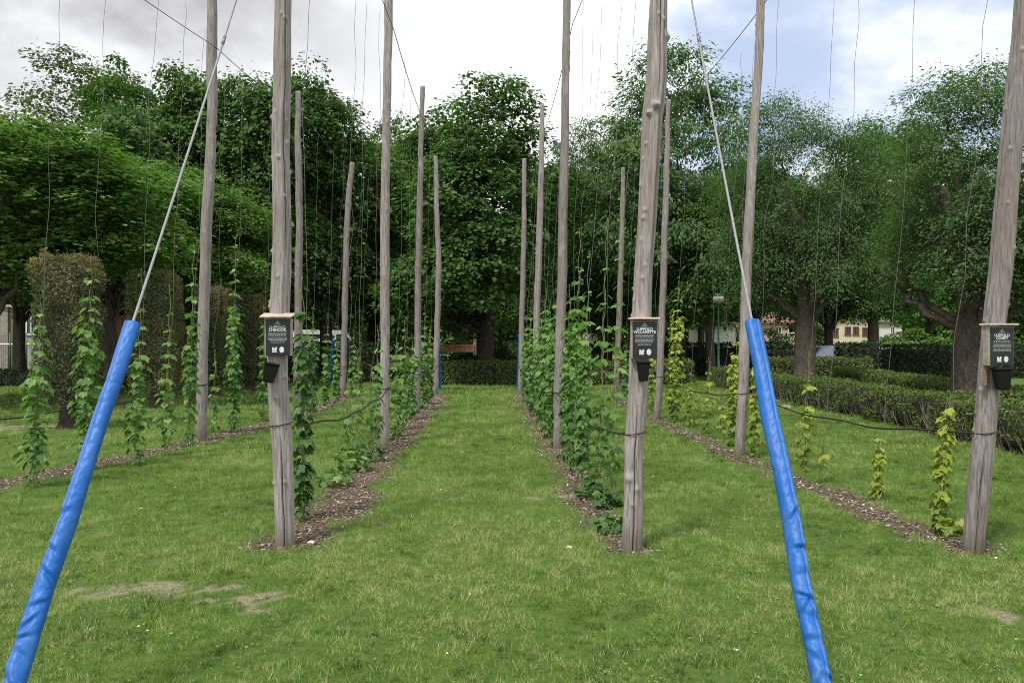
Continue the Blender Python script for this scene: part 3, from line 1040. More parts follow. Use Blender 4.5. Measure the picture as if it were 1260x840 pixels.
def blades(y0, y1, dens, hmin, hmax, wmin, wmax, tv, tf, mb, marg):
    per = 11
    area = (y1 - y0) * 2 * (.66 * y1 + marg)
    nt_ = int(area * dens / per)
    ty = rng.uniform(y0, y1, nt_)
    tx = rng.uniform(-1, 1, nt_) * (.66 * y1 + marg)
    k = (np.abs(tx) < .66 * ty + marg) & (tx < 7.7)
    tx, ty = tx[k], ty[k]
    rad = .0032 * ty
    own = np.repeat(np.arange(len(tx)), per)
    n = len(own)
    x = tx[own] + rng.normal(0, 1, n) * rad[own]
    y = ty[own] + rng.normal(0, 1, n) * rad[own]
    tv_ = rng.normal(0, .15, len(tx))[own]
    th_ = rng.lognormal(0, .28, len(tx))[own]
    tl_ = rng.normal(0, .34, (len(tx), 2))[own]
    tstraw = (rng.random(len(tx)))[own]
    tuft = vnoise(x, y, .11, 21)
    keepp = (1 - mulch_mask(x, y) * .90) * (1 - bare_mask(x, y) * .72) * (.25 + 1.1 * tuft)
    k = rng.random(n) < keepp
    x, y, tuft, tv_, th_, tl_, tstraw = x[k], y[k], tuft[k], tv_[k], th_[k], tl_[k], tstraw[k]
    n = len(x)
    big, mid, small = vnoise(x, y, 1.9, 22), vnoise(x, y, .55, 23), vnoise(x, y, .17, 24)
    lush = np.clip((y - 4.8) / 3.2, 0, 1)                           # the front of the lawn is worn and drier
    side = np.exp(-((x + .25) / 1.2) ** 2)
    fine = vnoise(x, y, .07 + .006 * y0, 25)
    v = .43 + .34 * (big - .5) + .46 * (mid - .5) + .40 * (small - .5) + .40 * (fine - .5) + .09 * (1 - lush) + .16 * (1 - .6 * lush) * (vnoise(x, y, .75, 26) - .45) + tv_ + rng.normal(0, .08, n) + .03 * side
    dryness = np.clip(vnoise(x, y, .75, 26) * 1.7 - .42 + .35 * (vnoise(x, y, .2, 27) - .5), 0, 1)
    pst = .008 + .018 * dryness + (1 - lush) * .26 * dryness
    straw = (rng.random(n) < pst) | (tstraw < pst * .22 * (1 - lush))
    v = np.where(straw, rng.uniform(.78, 1, n), np.clip(v, 0, .78))
    h = rng.uniform(hmin, hmax, n) * (.55 + .9 * tuft) * (1 + .4 * lush * (mid - .3)) * np.clip(th_, .5, 1.7)
    a = rng.uniform(0, 6.28, n)
    ln = rng.normal(0, .36, (n, 2)) + tl_
    Zd = unit(np.stack([ln[:, 0], ln[:, 1], np.ones(n)], 1))
    Yd = np.stack([np.cos(a), np.sin(a), np.zeros(n)], 1)
    Xd = unit(np.cross(Yd, Zd))
    Yd = np.cross(Zd, Xd)
    s = np.stack([rng.uniform(wmin, wmax, n), h, h], 1)
    mb.scatter(tv, tf, np.stack([x, y, height(x, y) - .004], 1), Xd, Yd, Zd, s, v)


mb = MB()
blades(3.0, 6.5, 8500, .018, .046, .0018, .0036, BL5, BF5, mb, .7)
blades(6.5, 11, 3600, .022, .052, .003, .0052, BL3, BF3, mb, .6)
blades(11, 19, 1150, .028, .062, .0055, .0095, BL3, BF3, mb, .5)
blades(19, 31, 340, .04, .08, .012, .019, BL3, BF3, mb, .5)
# clover and plantain leaves between the blades
n = 16000
y = 3.2 + 12 * rng.random(n) ** 1.6
x = rng.uniform(-1, 1, n) * (.66 * y + .6)
k = (vnoise(x, y, .33, 31) > .60) & (x < 7.4) & (mulch_mask(x, y) < .2) & (bare_mask(x, y) < .2)
x, y = x[k], y[k]
n = len(x)
a = rng.uniform(0, 6.28, n)
X, Y, Z = frames(np.stack([np.cos(a), np.sin(a), rng.normal(.1, .25, n)], 1), unit(np.stack([rng.normal(0, .3, n), rng.normal(0, .3, n), np.ones(n)], 1)))
mb.scatter(KITE_V * np.array([1.25, 1, 1]), KITE_F, np.stack([x, y, height(x, y) + rng.uniform(.012, .04, n)], 1), X, Y, Z, rng.uniform(.009, .022, n), np.clip(rng.normal(.36, .14, n), 0, .75))
o = mb.build('grass', M['grass'])
tag(o, 'short mown lawn grass with dry straw patches between the hop rows', 'grass', kind='stuff')

# a few daisies in the lawn and one pale stone
n = 60
y = 4 + 9 * rng.random(n)
x = rng.uniform(-1, 1, n) * .62 * y
mb = MB()
k = (vnoise(x, y, .9, 41) > .55) & (x < 7)
x, y = x[k], y[k]
n = len(x)
a = rng.uniform(0, 6.28, n)
hexv = np.array([(math.cos(t), math.sin(t), 0) for t in np.linspace(0, 6.28, 7)[:-1]] + [(0, 0, .5)])
hexf = [np.array([[i, (i + 1) % 6, 6] for i in range(6)])]
X, Y, Z = frames(np.stack([np.cos(a), np.sin(a), np.zeros(n)], 1), unit(np.stack([rng.normal(0, .3, n), rng.normal(-.3, .3, n), np.ones(n)], 1)))
mb.scatter(hexv, hexf, np.stack([x, y, height(x, y) + .05], 1), X, Y, Z, rng.uniform(.006, .011, n), np.full(n, .5))
tag(mb.build('daisy_flowers', M['frame']), 'tiny white clover blossoms dotted over the lawn', 'flowers', kind='stuff')


def stone(px, py, s, label, mat=None):
    d = gd(py)
    mb = MB()
    u, v = np.meshgrid(np.linspace(0, 2 * math.pi, 13)[:-1], np.linspace(.05, math.pi - .05, 8))
    rr = s * (1 + .22 * np.sin(u * 3 + v * 2) + .12 * np.sin(u * 5 - v * 3))
    V = np.stack([rr * np.sin(v) * np.cos(u) * 1.2, rr * np.sin(v) * np.sin(u), rr * np.cos(v) * .6], -1).reshape(-1, 3)
    i = np.arange(7)[:, None] * 12
    j = np.arange(12)[None]
    q = np.stack([i + j, i + 12 + j, i + 12 + (j + 1) % 12, i + (j + 1) % 12], -1).reshape(-1, 4)
    mb.add(V, [q, np.arange(12)[None], (np.arange(12) + 84)[::-1][None]])
    o = mb.build('stone', mat or M['stone'])
    o.location = ((px - CX) / F * d, d, s * .35)
    return tag(o, label, 'stone')


stone(906, 802, .018, 'small white stone lying alone in the front lawn')
stone(967, 503, .10, 'pale rounded rock at the foot of the low front hedge', plain('grey_rock', (.27, .25, .225), .9, .25, 12, bump=.5))
stone(700, 700 - 26, .02, 'small pale pebble near the foot of the knotted pole')
stone(383, 668, .022, 'small pale pebble in the mulch by the pole with the tilted pot')


# ------------------------------------------------------------------ trees
def sph(n, rg):
    v = rg.normal(0, 1, (n, 3))
    return unit(v)


def crown_mesh(name, mat, seed, rx, rz, cz, nclump, nleaf, lsize, tv=KITE_V, nlobe=11, gap=0., clr=.5, flat=.55, lowcut=-.85, lobe_r=(.36, .54)):
    rg = np.random.default_rng(seed)
    sc_ = np.array([rx, rx, rz])
    lob = sph(nlobe, rg)
    lob[:, 2] = np.clip(lob[:, 2], -.8, 1)
    lob[:nlobe // 3, 2] = -rg.uniform(.45, .8, nlobe // 3)     # a skirt of low boughs
    lc = lob * rg.uniform(.50, .84, (nlobe, 1))
    lr = rg.uniform(*lobe_r, nlobe)
    lc = np.vstack([lc, [0, 0, .1]])
    lr = np.append(lr, .62)
    w = lr ** 2
    w /= w.sum()
    pick = rg.choice(len(lr), nclump * 3, p=w)
    dr = sph(nclump * 3, rg)
    dr[:, 2] += .25
    dr = unit(dr)
    c = lc[pick] + dr * (lr[pick] * rg.uniform(.72, 1.04, nclump * 3))[:, None]
    dist = np.linalg.norm(c[:, None] - lc[None], axis=2) / lr[None]
    inside = dist.min(1) < .68
    ok = (~inside | (rg.random(len(c)) < .22)) & (c[:, 2] > lowcut)
    if gap:
        ok &= vnoise(c[:, 0] * rx + c[:, 1] * 1.7, c[:, 2] * rz + c[:, 1] * rx * .8, 1.3, seed) > gap
    c, dr = c[ok][:nclump], dr[ok][:nclump]
    n = len(c)
    reach = np.where(rg.random(n) < .30, rg.exponential(.06, n), 0)
    c = c * (1 + np.clip(reach, 0, .20) * np.clip(c[:, 2] + .75, .1, 1))[:, None]
    C = c * sc_
    out = unit(c * np.array([1, 1, .55]) / 1.0)
    # each clump: a drooping spray of leaves
    cr = clr * rg.uniform(.65, 1.35, n)
    a = rg.uniform(0, 2 * math.pi, (n, nleaf))
    q = np.sqrt(rg.random((n, nleaf)))
    hx, hy = np.cos(a), np.sin(a)
    off = np.stack([hx * q * cr[:, None], hy * q * cr[:, None], (-flat * q ** 2 * cr[:, None] + rg.normal(0, .16, (n, nleaf)) * cr[:, None])], -1)
    tilt = out[:, None, :] * (off[..., 2:3] * -.2) + out[:, None, :] * (rg.random((n, nleaf, 1)) - .3) * cr[:, None, None] * .6
    pos = (C[:, None] + off + tilt).reshape(-1, 3)
    yd = np.stack([hx, hy, np.full_like(hx, -.55)], -1) + out[:, None] * .35 + rg.normal(0, .30, (n, nleaf, 3))
    up = np.array([0, 0, 1.0]) + out[:, None] * .45 + rg.normal(0, .42, (n, nleaf, 3))
    X, Y, Z = frames(yd.reshape(-1, 3), unit(up.reshape(-1, 3)))
    # fresh tips at the outside of a spray are paler
    cl = rg.normal(0, .10, n)
    rnd = np.clip(.42 + cl[:, None] + .22 * (q - .5) + rg.normal(0, .17, (n, nleaf)), 0, 1).ravel()
    mb = MB()
    mb.scatter(tv, KITE_F, pos + np.array([0, 0, cz]), X, Y, Z, lsize * np.clip(rg.lognormal(0, .30, n * nleaf), .45, 1.8), rnd)
    o = mb.build(name, mat)
    me = o.data
    bpy.data.objects.remove(o)
    return me, lc * sc_ + np.array([0, 0, cz]), lr * rx


def trunk_mesh(name, mat, seed, r, z1, lobes, flare=1.5, limbs=True, lean=0.0):
    rg = np.random.default_rng(seed)
    mb = MB()
    zz = np.linspace(-.1, z1, 26)
    x = np.interp(zz, [0, z1 * .5, z1], [0, rg.normal(0, .06) + lean * .5, rg.normal(0, .12) + lean])
    y = np.interp(zz, [0, z1 * .5, z1], [0, rg.normal(0, .06), rg.normal(0, .12)])
    rad = r * (1 - .35 * np.clip(zz / z1, 0, 1) - .55 * np.clip(zz / z1, 0, 1) ** 3) * (1 + (flare - 1) * np.exp(-np.clip(zz, 0, 9) / .22))
    mb.tube(np.stack([x, y, zz], 1), rad, 18, rfun=lambda th, i, p: r * .06 * np.sin(th * 5 + seed) + r * .05 * np.sin(th * 3 + i * .4) + r * .03 * np.sin(th * 9 - i * .7))
    if limbs:
        for c, lr in lobes:
            z0 = rg.uniform(.30, .72) * z1
            p0 = np.array([np.interp(z0, zz, x), np.interp(z0, zz, y), z0])
            e = p0 + (np.array(c) - p0) * .85
            mid = p0 * .5 + e * .5 + np.array([0, 0, -.12 * lr]) + rg.normal(0, .12, 3)
            t = np.linspace(0, 1, 12)[:, None]
            pts = p0 * (1 - t) ** 2 + mid * 2 * t * (1 - t) + e * t ** 2
            pts[1:-1] += rg.normal(0, .035, (10, 3))
            mb.tube(pts, np.linspace(r * .36, r * .07, 12), 7)
            for b in range(3):
                q0 = pts[rg.integers(5, 10)]
                q1 = q0 + unit(rg.normal(0, 1, 3) + np.array([0, 0, .7])) * lr * rg.uniform(.3, .6)
                mb.tube(np.array([q0, (q0 + q1) / 2 + rg.normal(0, .08, 3), q1]), [r * .13, r * .08, r * .03], 5)
    o = mb.build(name, mat, smooth=True)
    me = o.data
    bpy.data.objects.remove(o)
    return me


def link(me, name, parent):
    o = bpy.data.objects.new(name, me)
    col.objects.link(o)
    o.parent = parent
    return o


# prototypes, real sizes; crown radius and centre height given
PROTO = {}


def proto(key, mat, bark, seed, rx, rz, cz, nclump, nleaf, lsize, r, **kw):
    me, lc, lr = crown_mesh('crown', M[mat], seed, rx, rz, cz, nclump, nleaf, lsize, **kw)
    tm = trunk_mesh('trunk', M[bark], seed, r, cz - rz * .05, list(zip(lc, lr)))
    co_ = np.empty(len(me.vertices) * 3, np.float32)
    me.vertices.foreach_get('co', co_)
    co_ = co_.reshape(-1, 3)
    lo, hi = np.percentile(co_, 1.5, axis=0), np.percentile(co_, (98, 98, 99.6), axis=0).diagonal()
    PROTO[key] = (me, tm, (hi[0] - lo[0] + hi[1] - lo[1]) / 4, lo[2], hi[2])


proto('maple1', 'maple', 'bark_dark', 101, 3.4, 4.6, 5.3, 560, 112, .132, .26, clr=.60, flat=.8, nlobe=19, lobe_r=(.20, .40))
proto('maple2', 'maple', 'bark_dark', 102, 3.4, 4.7, 5.3, 580, 112, .132, .26, clr=.58, flat=.8, nlobe=22, lobe_r=(.18, .36))
proto('maple3', 'maple', 'bark', 103, 3.4, 4.6, 5.4, 560, 112, .136, .26, clr=.62, flat=.8, nlobe=17, lobe_r=(.22, .42))
proto('lime1', 'lime', 'bark', 104, 2.9, 3.1, 4.5, 600, 104, .105, .2, clr=.5, flat=.9, nlobe=20, lobe_r=(.20, .38))
proto('lime2', 'lime', 'bark', 105, 2.9, 3.2, 4.5, 600, 104, .105, .2, clr=.5, flat=.9, nlobe=24, lobe_r=(.17, .36))
proto('ash1', 'ash', 'bark_dark', 106, 4.0, 4.6, 8.6, 820, 84, .145, .28, tv=NARROW_V, nlobe=19, lobe_r=(.22, .38), gap=.32, clr=.62, flat=.35, lowcut=-.9)
proto('ash2', 'feathery', 'bark', 107, 2.6, 3.5, 5.6, 900, 150, .066, .24, tv=NARROW_V * np.array([1.2, 1, 1]), nlobe=20, gap=.0, clr=.46, flat=1.0, lobe_r=(.2, .38))
proto('pale1', 'pale', 'bark_grey', 108, 3.2, 5.4, 11.0, 430, 46, .12, .2, nlobe=17, lobe_r=(.18, .30), gap=.36, clr=.5, flat=.3)

# px of trunk, depth, crown top py, crown half width px, prototype, rotation, label
TREES = [
    (-22, 19.5, 118, 170, 'lime1', 0.3, 'bright green broadleaf tree at the frame edge above the small stone house'),
    (138, 24.5, 168, 100, 'lime2', 1.2, 'light green round tree rising behind the tallest brown hedge column'),
    (84, 44, 64, 82, 'pale1', .5, 'tall thin pale tree with sky showing through, behind the bright green trees'),
    (192, 31, 76, 86, 'maple1', 2.0, 'dark tree with a spiky top beside the thin pale tree'),
    (300, 32, 84, 96, 'maple2', .7, 'dense dark maple behind the pole in front of the hedge columns'),
    (402, 34, 100, 88, 'maple3', 1.9, 'dense maple behind the short pole with the bent top'),
    (250, 27, 210, 82, 'lime1', 2.6, 'lower leafy tree filling in behind the clipped hedge columns'),
    (502, 50, 138, 56, 'pale1', 2.2, 'narrow pale tree in the gap between the dense maple and the central dark tree'),
    (596, 32, 112, 108, 'maple1', 4.1, 'big dark round tree at the end of the grass aisle'),
    (706, 42, 205, 76, 'maple2', 3.3, 'lower dark tree beneath the open sky beside the aisle'),
    (835, 36, 58, 118, 'ash1', .4, 'tall airy tree with visible dark limbs and sky gaps behind the knotted pole'),
    (748, 39, 148, 70, 'ash1', 2.9, 'smaller airy tree with a reddish trunk behind the tall hop vine'),
    (990, 24, 112, 92, 'ash2', 1.0, 'bluish green tree with drooping foliage and a rough trunk behind the front hedge'),
    (1075, 36, 152, 74, 'maple3', 3.0, 'tree with a straight grey trunk standing at the end of the second hedge'),
    (1197, 15.5, 56, 140, 'ash2', 0.0, 'near tree with a very thick rough trunk beside the outward-leaning pole'),
    (928, 44, 190, 70, 'maple2', 5.0, 'shady tree behind the globe lamp'),
    (1020, 37, 215, 60, 'maple1', 1.5, 'slim tree with a straight trunk beside the parked silver car'),
    (875, 33.5, 230, 55, 'maple3', 2.4, 'small dark tree whose trunk stands next to the globe lamp'),
    (1141, 48, 220, 70, 'lime2', 4.0, 'lighter tree with slender twin trunks far behind the hedges'),
    (340, 40, 170, 85, 'maple1', 5.2, 'dark tree deep behind the pole with the tilted pot'),
    (458, 40, 158, 74, 'maple2', 4.4, 'shady tree behind the second pole of the sparse row'),
    (24, 30, 195, 90, 'lime2', 3.5, 'leafy tree whose dark trunk stands before the small stone house'),
    (535, 45, 215, 66, 'maple3', .2, 'dark tree behind the timber shelter'),
    (650, 46, 240, 60, 'maple1', .9, 'dark tree deep in the shade behind the far end poles'),
]
THICK = {1197: 1.7, 990: 1.3, 596: 1.15}
BOT = {-22: 335, 138: 340, 84: 330, 192: 372, 300: 380, 402: 384, 250: 358, 502: 380, 596: 388, 706: 396, 835: 372, 748: 388, 990: 372, 1075: 382, 1197: 368, 928: 388, 1020: 380, 875: 385, 1141: 390, 24: 366}


def place_tree(px, d, top, hw, key, rot, label, bot=395):
    crown, trunk, rx, lo, hi = PROTO[key]
    z1, z0 = H + (CY - top) / F * (d - .42 * hw / F * d), H + (CY - bot) / F * d
    sx = hw * 1.02 / F * d / rx
    szz = (z1 - z0) / (hi - lo)
    x = (px - CX) / F * d
    t = thing('park_tree', label, 'tree', (x, d, 0), rot, 'park trees round the hop garden')
    c = link(crown, 'crown', t)
    c.scale = (sx, sx, szz)
    c.location.z = z0 - lo * szz
    if px == 1197:
        c.location.x = .45                    # its crown grows out towards the light
    tr = link(trunk, 'trunk', t)
    k = THICK.get(px, 1)
    ts = min(max(sx, .75), 1.25)
    tz = (z0 + .45 * (z1 - z0)) / (lo + .45 * (hi - lo))
    tr.scale = (ts * k, ts * k, tz)
    return t


for a in TREES:
    place_tree(*a, bot=BOT.get(a[0], 392))
# trees deeper in the park, each its own
FAR = [(-40, 58, 230, 70, 'maple2'), (45, 62, 250, 66, 'maple1'), (118, 60, 236, 70, 'maple3'), (205, 58, 240, 66, 'maple2'), (285, 62, 235, 70, 'maple1'), (372, 60, 262, 62, 'lime1'), (430, 64, 250, 60, 'maple2'),
       (562, 66, 250, 64, 'maple3'), (618, 60, 262, 60, 'lime2'), (682, 62, 262, 62, 'maple2'), (742, 60, 250, 66, 'maple3'), (800, 64, 240, 66, 'maple1'), (862, 62, 250, 62, 'lime1'), (922, 86, 262, 66, 'maple2'),
       (1000, 88, 250, 72, 'maple3'), (1085, 90, 252, 72, 'maple1'), (1165, 66, 236, 70, 'lime1'), (1232, 64, 230, 72, 'maple2'), (1310, 60, 200, 80, 'maple1')]
WHERE = ['beyond the frame edge past the stone house', 'above the grey roof of the stone house', 'behind the red-brown shed', 'beyond the second clipped column', 'beyond the smallest clipped columns', 'above the white van',
         'above the orange house', 'behind the timber shelter', 'at the far end of the grass aisle', 'behind the dense hop row', 'behind the airy small tree', 'beyond the knotted pole', 'behind the globe lamp', 'behind the white house with red awning',
         'above the pink house', 'above the house with brown shutters', 'beyond the twin trunks', 'beyond the thick trunk', 'past the outward-leaning pole']
for i, (px, d, top, hw, key) in enumerate(FAR):
    t = place_tree(px, d, top, hw, key, i * 1.7, f'distant park tree {WHERE[i]}')


# ------------------------------------------------------------------ bushes, hedges, clipped columns
def hedge(p0, p1, w, h, name, label, cat, mat, n_per_m2, leaf, seed, twig=0, group='clipped park hedges', z0=0.0, gap=0.0):
    p0, p1 = np.array(p0, float), np.array(p1, float)
    L = np.linalg.norm(p1 - p0)
    ang = math.atan2(p1[1] - p0[1], p1[0] - p0[0])
    c = (p0 + p1) / 2
    rg = np.random.default_rng(seed)
    root = thing(name, label, cat, (c[0], c[1], 0), ang, group)
    area = L * w + 2 * L * h + 2 * w * h
    n = int(area * n_per_m2)
    f = rg.random(n)
    a1, a2 = L * w / area, (L * w + 2 * L * h) / area
    u, v = rg.uniform(-.5, .5, n), rg.uniform(0, 1, n)
    sgn = np.where(rg.random(n) < .5, -1, 1)
    pos = np.empty((n, 3))
    nor = np.zeros((n, 3))
    top = f < a1
    sid = (f >= a1) & (f < a2)
    end = f >= a2
    pos[top] = np.stack([u[top] * L, (v[top] - .5) * w, np.full(top.sum(), h)], 1)
    nor[top] = (0, 0, 1)
    pos[sid] = np.stack([u[sid] * L, sgn[sid] * w / 2, v[sid] * h], 1)
    nor[sid, 1] = sgn[sid]
    pos[end] = np.stack([sgn[end] * L / 2, u[end] * w, v[end] * h], 1)
    nor[end, 0] = sgn[end]
    bulge = (vnoise(pos[:, 0] + seed, pos[:, 2] + pos[:, 1], .45, seed) - .5) * .16 + rg.normal(0, .022, n)
    pos += nor * bulge[:, None]
    pos[:, 2] += z0
    if gap:
        rel = (pos[:, 2] - z0) / h
        keep = (vnoise(pos[:, 0] * 1.0, pos[:, 2] * 1.3 + pos[:, 1], .28, seed + 1) > gap * np.clip(1.3 - rel, 0, 1)) | top
        pos, nor = pos[keep], nor[keep]
        n = len(pos)
    a = rg.normal(0, 1, (n, 3))
    X, Y, Z = frames(a + nor * .4, unit(nor + rg.normal(0, .55, (n, 3)) + np.array([0, 0, .35])))
    mb = MB()
    mb.scatter(KITE_V, KITE_F, pos, X, Y, Z, leaf * rg.uniform(.6, 1.4, n), rg.random(n))
    mb.build('foliage', mat, root)
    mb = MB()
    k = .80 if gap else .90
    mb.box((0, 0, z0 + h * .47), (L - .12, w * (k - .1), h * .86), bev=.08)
    if twig:
        for _ in range(int(L * twig)):
            x = rg.uniform(-.5, .5) * L
            s = -1 if rg.random() < .5 else 1
            e = np.array([x + rg.normal(0, .15), s * w * rg.uniform(.40, .5), z0 + h * rg.uniform(.55, .95)])
            b = np.array([x, s * w * rg.uniform(.25, .42), 0])
            m = (b + e) / 2 + np.array([rg.normal(0, .07), s * rg.uniform(.0, .06), 0])
            mb.tube(np.array([b, m, e]), [.010, .007, .004], 5, mi=1, cap=False)
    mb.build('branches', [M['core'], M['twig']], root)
    return root


hedge((7.75, 9.6), (7.75, 29.3), .75, .67, 'hedge', 'low thin hedge with bare grey twigs running along the lawn by the yellow vines', 'hedge', M['hedge'], 1150, .042, 201, 34, gap=.56)
hedge((9.35, 13.2), (11.4, 27.0), .8, .72, 'hedge', 'neat low hedge behind the thin twiggy one, past the thick trunk', 'hedge', M['hedge'], 700, .055, 202, 0)
hedge((10.2, 31), (14.0, 31), .8, 1.0, 'hedge', 'trimmed mid-height hedge with a sunlit top behind the rough-trunked tree', 'hedge', M['hedge'], 420, .075, 203)
hedge((7.0, 39.0), (13.0, 38.6), 1.0, 1.5, 'hedge', 'tall dark hedge behind the globe lamp', 'hedge', M['hedge_dark'], 260, .1, 204)
hedge((15.2, 38.4), (32, 33.0), 1.0, 1.42, 'hedge', 'tall dark hedge beyond the straight-trunked trees', 'hedge', M['hedge_dark'], 260, .1, 205)
hedge((-2.9, 30.2), (6.9, 30.2), .8, .86, 'hedge', 'low twiggy hedge closing the end of the grass aisle', 'hedge', M['hedge'], 520, .07, 206, 14, gap=.42)
hedge((-10.5, 32.3), (-5.5, 32.3), 1.0, 1.58, 'hedge', 'tall dark hedge behind the far poles beside the timber shelter', 'hedge', M['hedge_dark'], 300, .09, 207)
hedge((-3.2, 33.6), (3.5, 33.6), .7, 1.0, 'hedge', 'dark hedge in the shade under the big central tree', 'hedge', M['hedge_dark'], 240, .1, 208)
hedge((-20.5, 29.8), (-15.2, 28.6), .7, .55, 'hedge', 'low dark hedge in front of the green net fence', 'hedge', M['hedge_dark'], 320, .08, 209)


hedge((10.4, 33.4), (12.35, 33.4), .9, 1.45, 'hedge', 'tall dark hedge block hiding the front of the silver car', 'hedge', M['hedge_dark'], 260, .1, 210)
hedge((13.75, 33.2), (15.3, 33.2), .9, 1.55, 'hedge', 'tall dark hedge block between the slim trunk and the straight grey trunk', 'hedge', M['hedge_dark'], 260, .1, 211)


def column_hedge(px, pb, pt, wpx, label, seed, dep):
    d = gd(pb)
    w = wpx / F * d * .72
    zt = H + (CY - pt) / F * d
    x0 = (px - CX) / F * d
    rg = np.random.default_rng(seed)
    root = thing('hedge_column', label, 'clipped tree', (x0, d, 0), R(rg.uniform(-8, 8)), 'brown clipped hedge columns')
    zb = .42
    n = int((2 * (w + dep) * (zt - zb) + w * dep) * 2000)
    per = rg.uniform(0, 2 * (w + dep), n)
    zz = rg.uniform(zb, zt, n)
    pos = np.empty((n, 3))
    nor = np.zeros((n, 3))
    for lo, hi, fn, nn in ((0, w, lambda t: (t - w / 2, -dep / 2), (0, -1, 0)), (w, w + dep, lambda t: (w / 2, t - w - dep / 2), (1, 0, 0)), (w + dep, 2 * w + dep, lambda t: (t - w - dep - w / 2, dep / 2), (0, 1, 0)), (2 * w + dep, 9e9, lambda t: (-w / 2, t - 2 * w - dep - dep / 2), (-1, 0, 0))):
        m = (per >= lo) & (per < hi)
        a, b = fn(per[m])
        pos[m, 0], pos[m, 1], pos[m, 2] = a, b, zz[m]
        nor[m] = nn
    tp = rg.random(n) < w * dep / (2 * (w + dep) * (zt - zb) + w * dep)
    pos[tp, 0], pos[tp, 1], pos[tp, 2] = rg.uniform(-.5, .5, tp.sum()) * w, rg.uniform(-.5, .5, tp.sum()) * dep, zt
    nor[tp] = (0, 0, 1)
    # rounded corners, ragged surface, narrowing at the bottom
    kx = 1 - .14 * np.clip((zb + .3 - pos[:, 2]) / .3, 0, 1) ** 1.6 - .10 * np.clip((pos[:, 2] - zt + .25) / .25, 0, 1) ** 2
    pos[:, :2] *= kx[:, None]
    pos += nor * ((vnoise(pos[:, 0] + pos[:, 1] * .7 + seed, pos[:, 2], .3, seed) - .5) * .22 + rg.normal(0, .03, n))[:, None]
    pos[:, 2] += (vnoise(pos[:, 0], pos[:, 1], .12, seed + 3) - .5) * .14 * tp
    X, Y, Z = frames(rg.normal(0, .8, (n, 3)) + nor * .3 + np.array([0, 0, .5]), unit(nor + rg.normal(0, .6, (n, 3))))
    patch = vnoise(pos[:, 0] * 1.2 + pos[:, 1], pos[:, 2] * .9, .55, seed + 5)
    browner = np.clip((pos[:, 2] - zb) / (zt - zb), 0, 1)          # the tops have died back
    rnd = np.clip(-.06 + .62 * patch + .45 * np.clip(browner - .55, 0, 1) * 2.2 + rg.normal(0, .14, n), 0, 1)
    mb = MB()
    mb.scatter(NARROW_V * np.array([1.3, 1, 1]), KITE_F, pos, X, Y, Z, .042 * rg.uniform(.6, 1.6, n), rnd)
    # loose shoots on the flat top
    for _ in range(26):
        b = np.array([rg.uniform(-.48, .48) * w, rg.uniform(-.48, .48) * dep, zt])
        mb.tube(np.array([b, b + np.array([rg.normal(0, .03), rg.normal(0, .03), rg.uniform(.05, .16)])]), [.005, .002], 4, rnd=.85, cap=False)
    mb.build('crown', M['column'], root)
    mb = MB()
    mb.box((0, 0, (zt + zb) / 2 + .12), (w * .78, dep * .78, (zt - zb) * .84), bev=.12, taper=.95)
    zt2 = np.linspace(-.05, zb + .35, 12)
    mb.tube(np.stack([0 * zt2, 0 * zt2, zt2], 1), .13 + .10 * np.exp(-np.clip(zt2, 0, 1) / .12), 14, mi=1, rfun=lambda th, i, p: .018 * np.sin(th * 4 + seed) + .012 * np.sin(th * 7 + i))
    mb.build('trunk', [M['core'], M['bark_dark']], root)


column_hedge(84, 527, 318, 80, 'tallest brown-green clipped hedge column with a dark stump, behind the big-leaved hop vine', 301, .8)
column_hedge(192, 502, 338, 74, 'wide clipped hedge column with a reddish dead top beside the blue sleeve', 302, .8)
column_hedge(264, 488, 356, 46, 'narrow brown clipped hedge column right behind the grey-brown pole', 303, .9)
column_hedge(308, 481, 364, 40, 'farthest brown clipped hedge column next to the pole with the tilted pot', 304, .9)


def bush(px, d, top, hw, mat, label, seed, n=3200):
    zt = H + (CY - top) / F * d
    rx = hw / F * d
    rg = np.random.default_rng(seed)
    root = thing('bush', label, 'bush', ((px - CX) / F * d, d, 0), 0, 'loose bushes beyond the hedges')
    me, lc, lr = crown_mesh('foliage', M[mat], seed, rx, zt * .52, zt * .48, n // 40, 40, .13, nlobe=8, clr=.35)
    link(me, 'foliage', root)
    mb = MB()
    for c in lc:
        mb.tube(np.array([[0, 0, 0], c * .5, c]), [.05, .035, .012], 6)
    mb.build('branches', M['bark'], root)


bush(1098, 46, 398, 22, 'lime', 'sunny loose bush between the straight trunk and the twin trunks', 401)
bush(1122, 45, 402, 24, 'lime', 'pale green bush just before the twin trunks', 402)
bush(1172, 44, 396, 26, 'lime', 'sunny bush beside the thick trunk beyond the dark hedge', 403)
bush(575, 50, 395, 18, 'lime', 'sunlit bush glimpsed under the big central tree', 404)
bush(955, 48, 404, 22, 'lime', 'pale bush beneath the pink house', 405)
bush(1000, 46, 402, 18, 'maple', 'dark bush behind the rough-trunked tree', 406)
bush(125, 27, 400, 26, 'maple', 'dark bush between the tallest column and the shed', 407)
bush(455, 46, 398, 22, 'maple', 'dark bush between the shelter and the orange house', 408)
bush(720, 45, 395, 30, 'maple', 'dark bush in the shade behind the dense hop row', 409)
bush(800, 44, 392, 34, 'maple', 'dark bush in the shade behind the knotted pole', 410)
bush(655, 44, 398, 28, 'maple', 'dark bush behind the far poles of the dense row', 411)
bush(345, 44, 392, 26, 'maple', 'dark bush behind the tilted-pot pole', 412)
bush(610, 47, 400, 26, 'maple', 'dark bush behind the trunk of the central tree', 413)
bush(245, 40, 390, 36, 'maple', 'dark bush seen between the narrow clipped columns', 414)


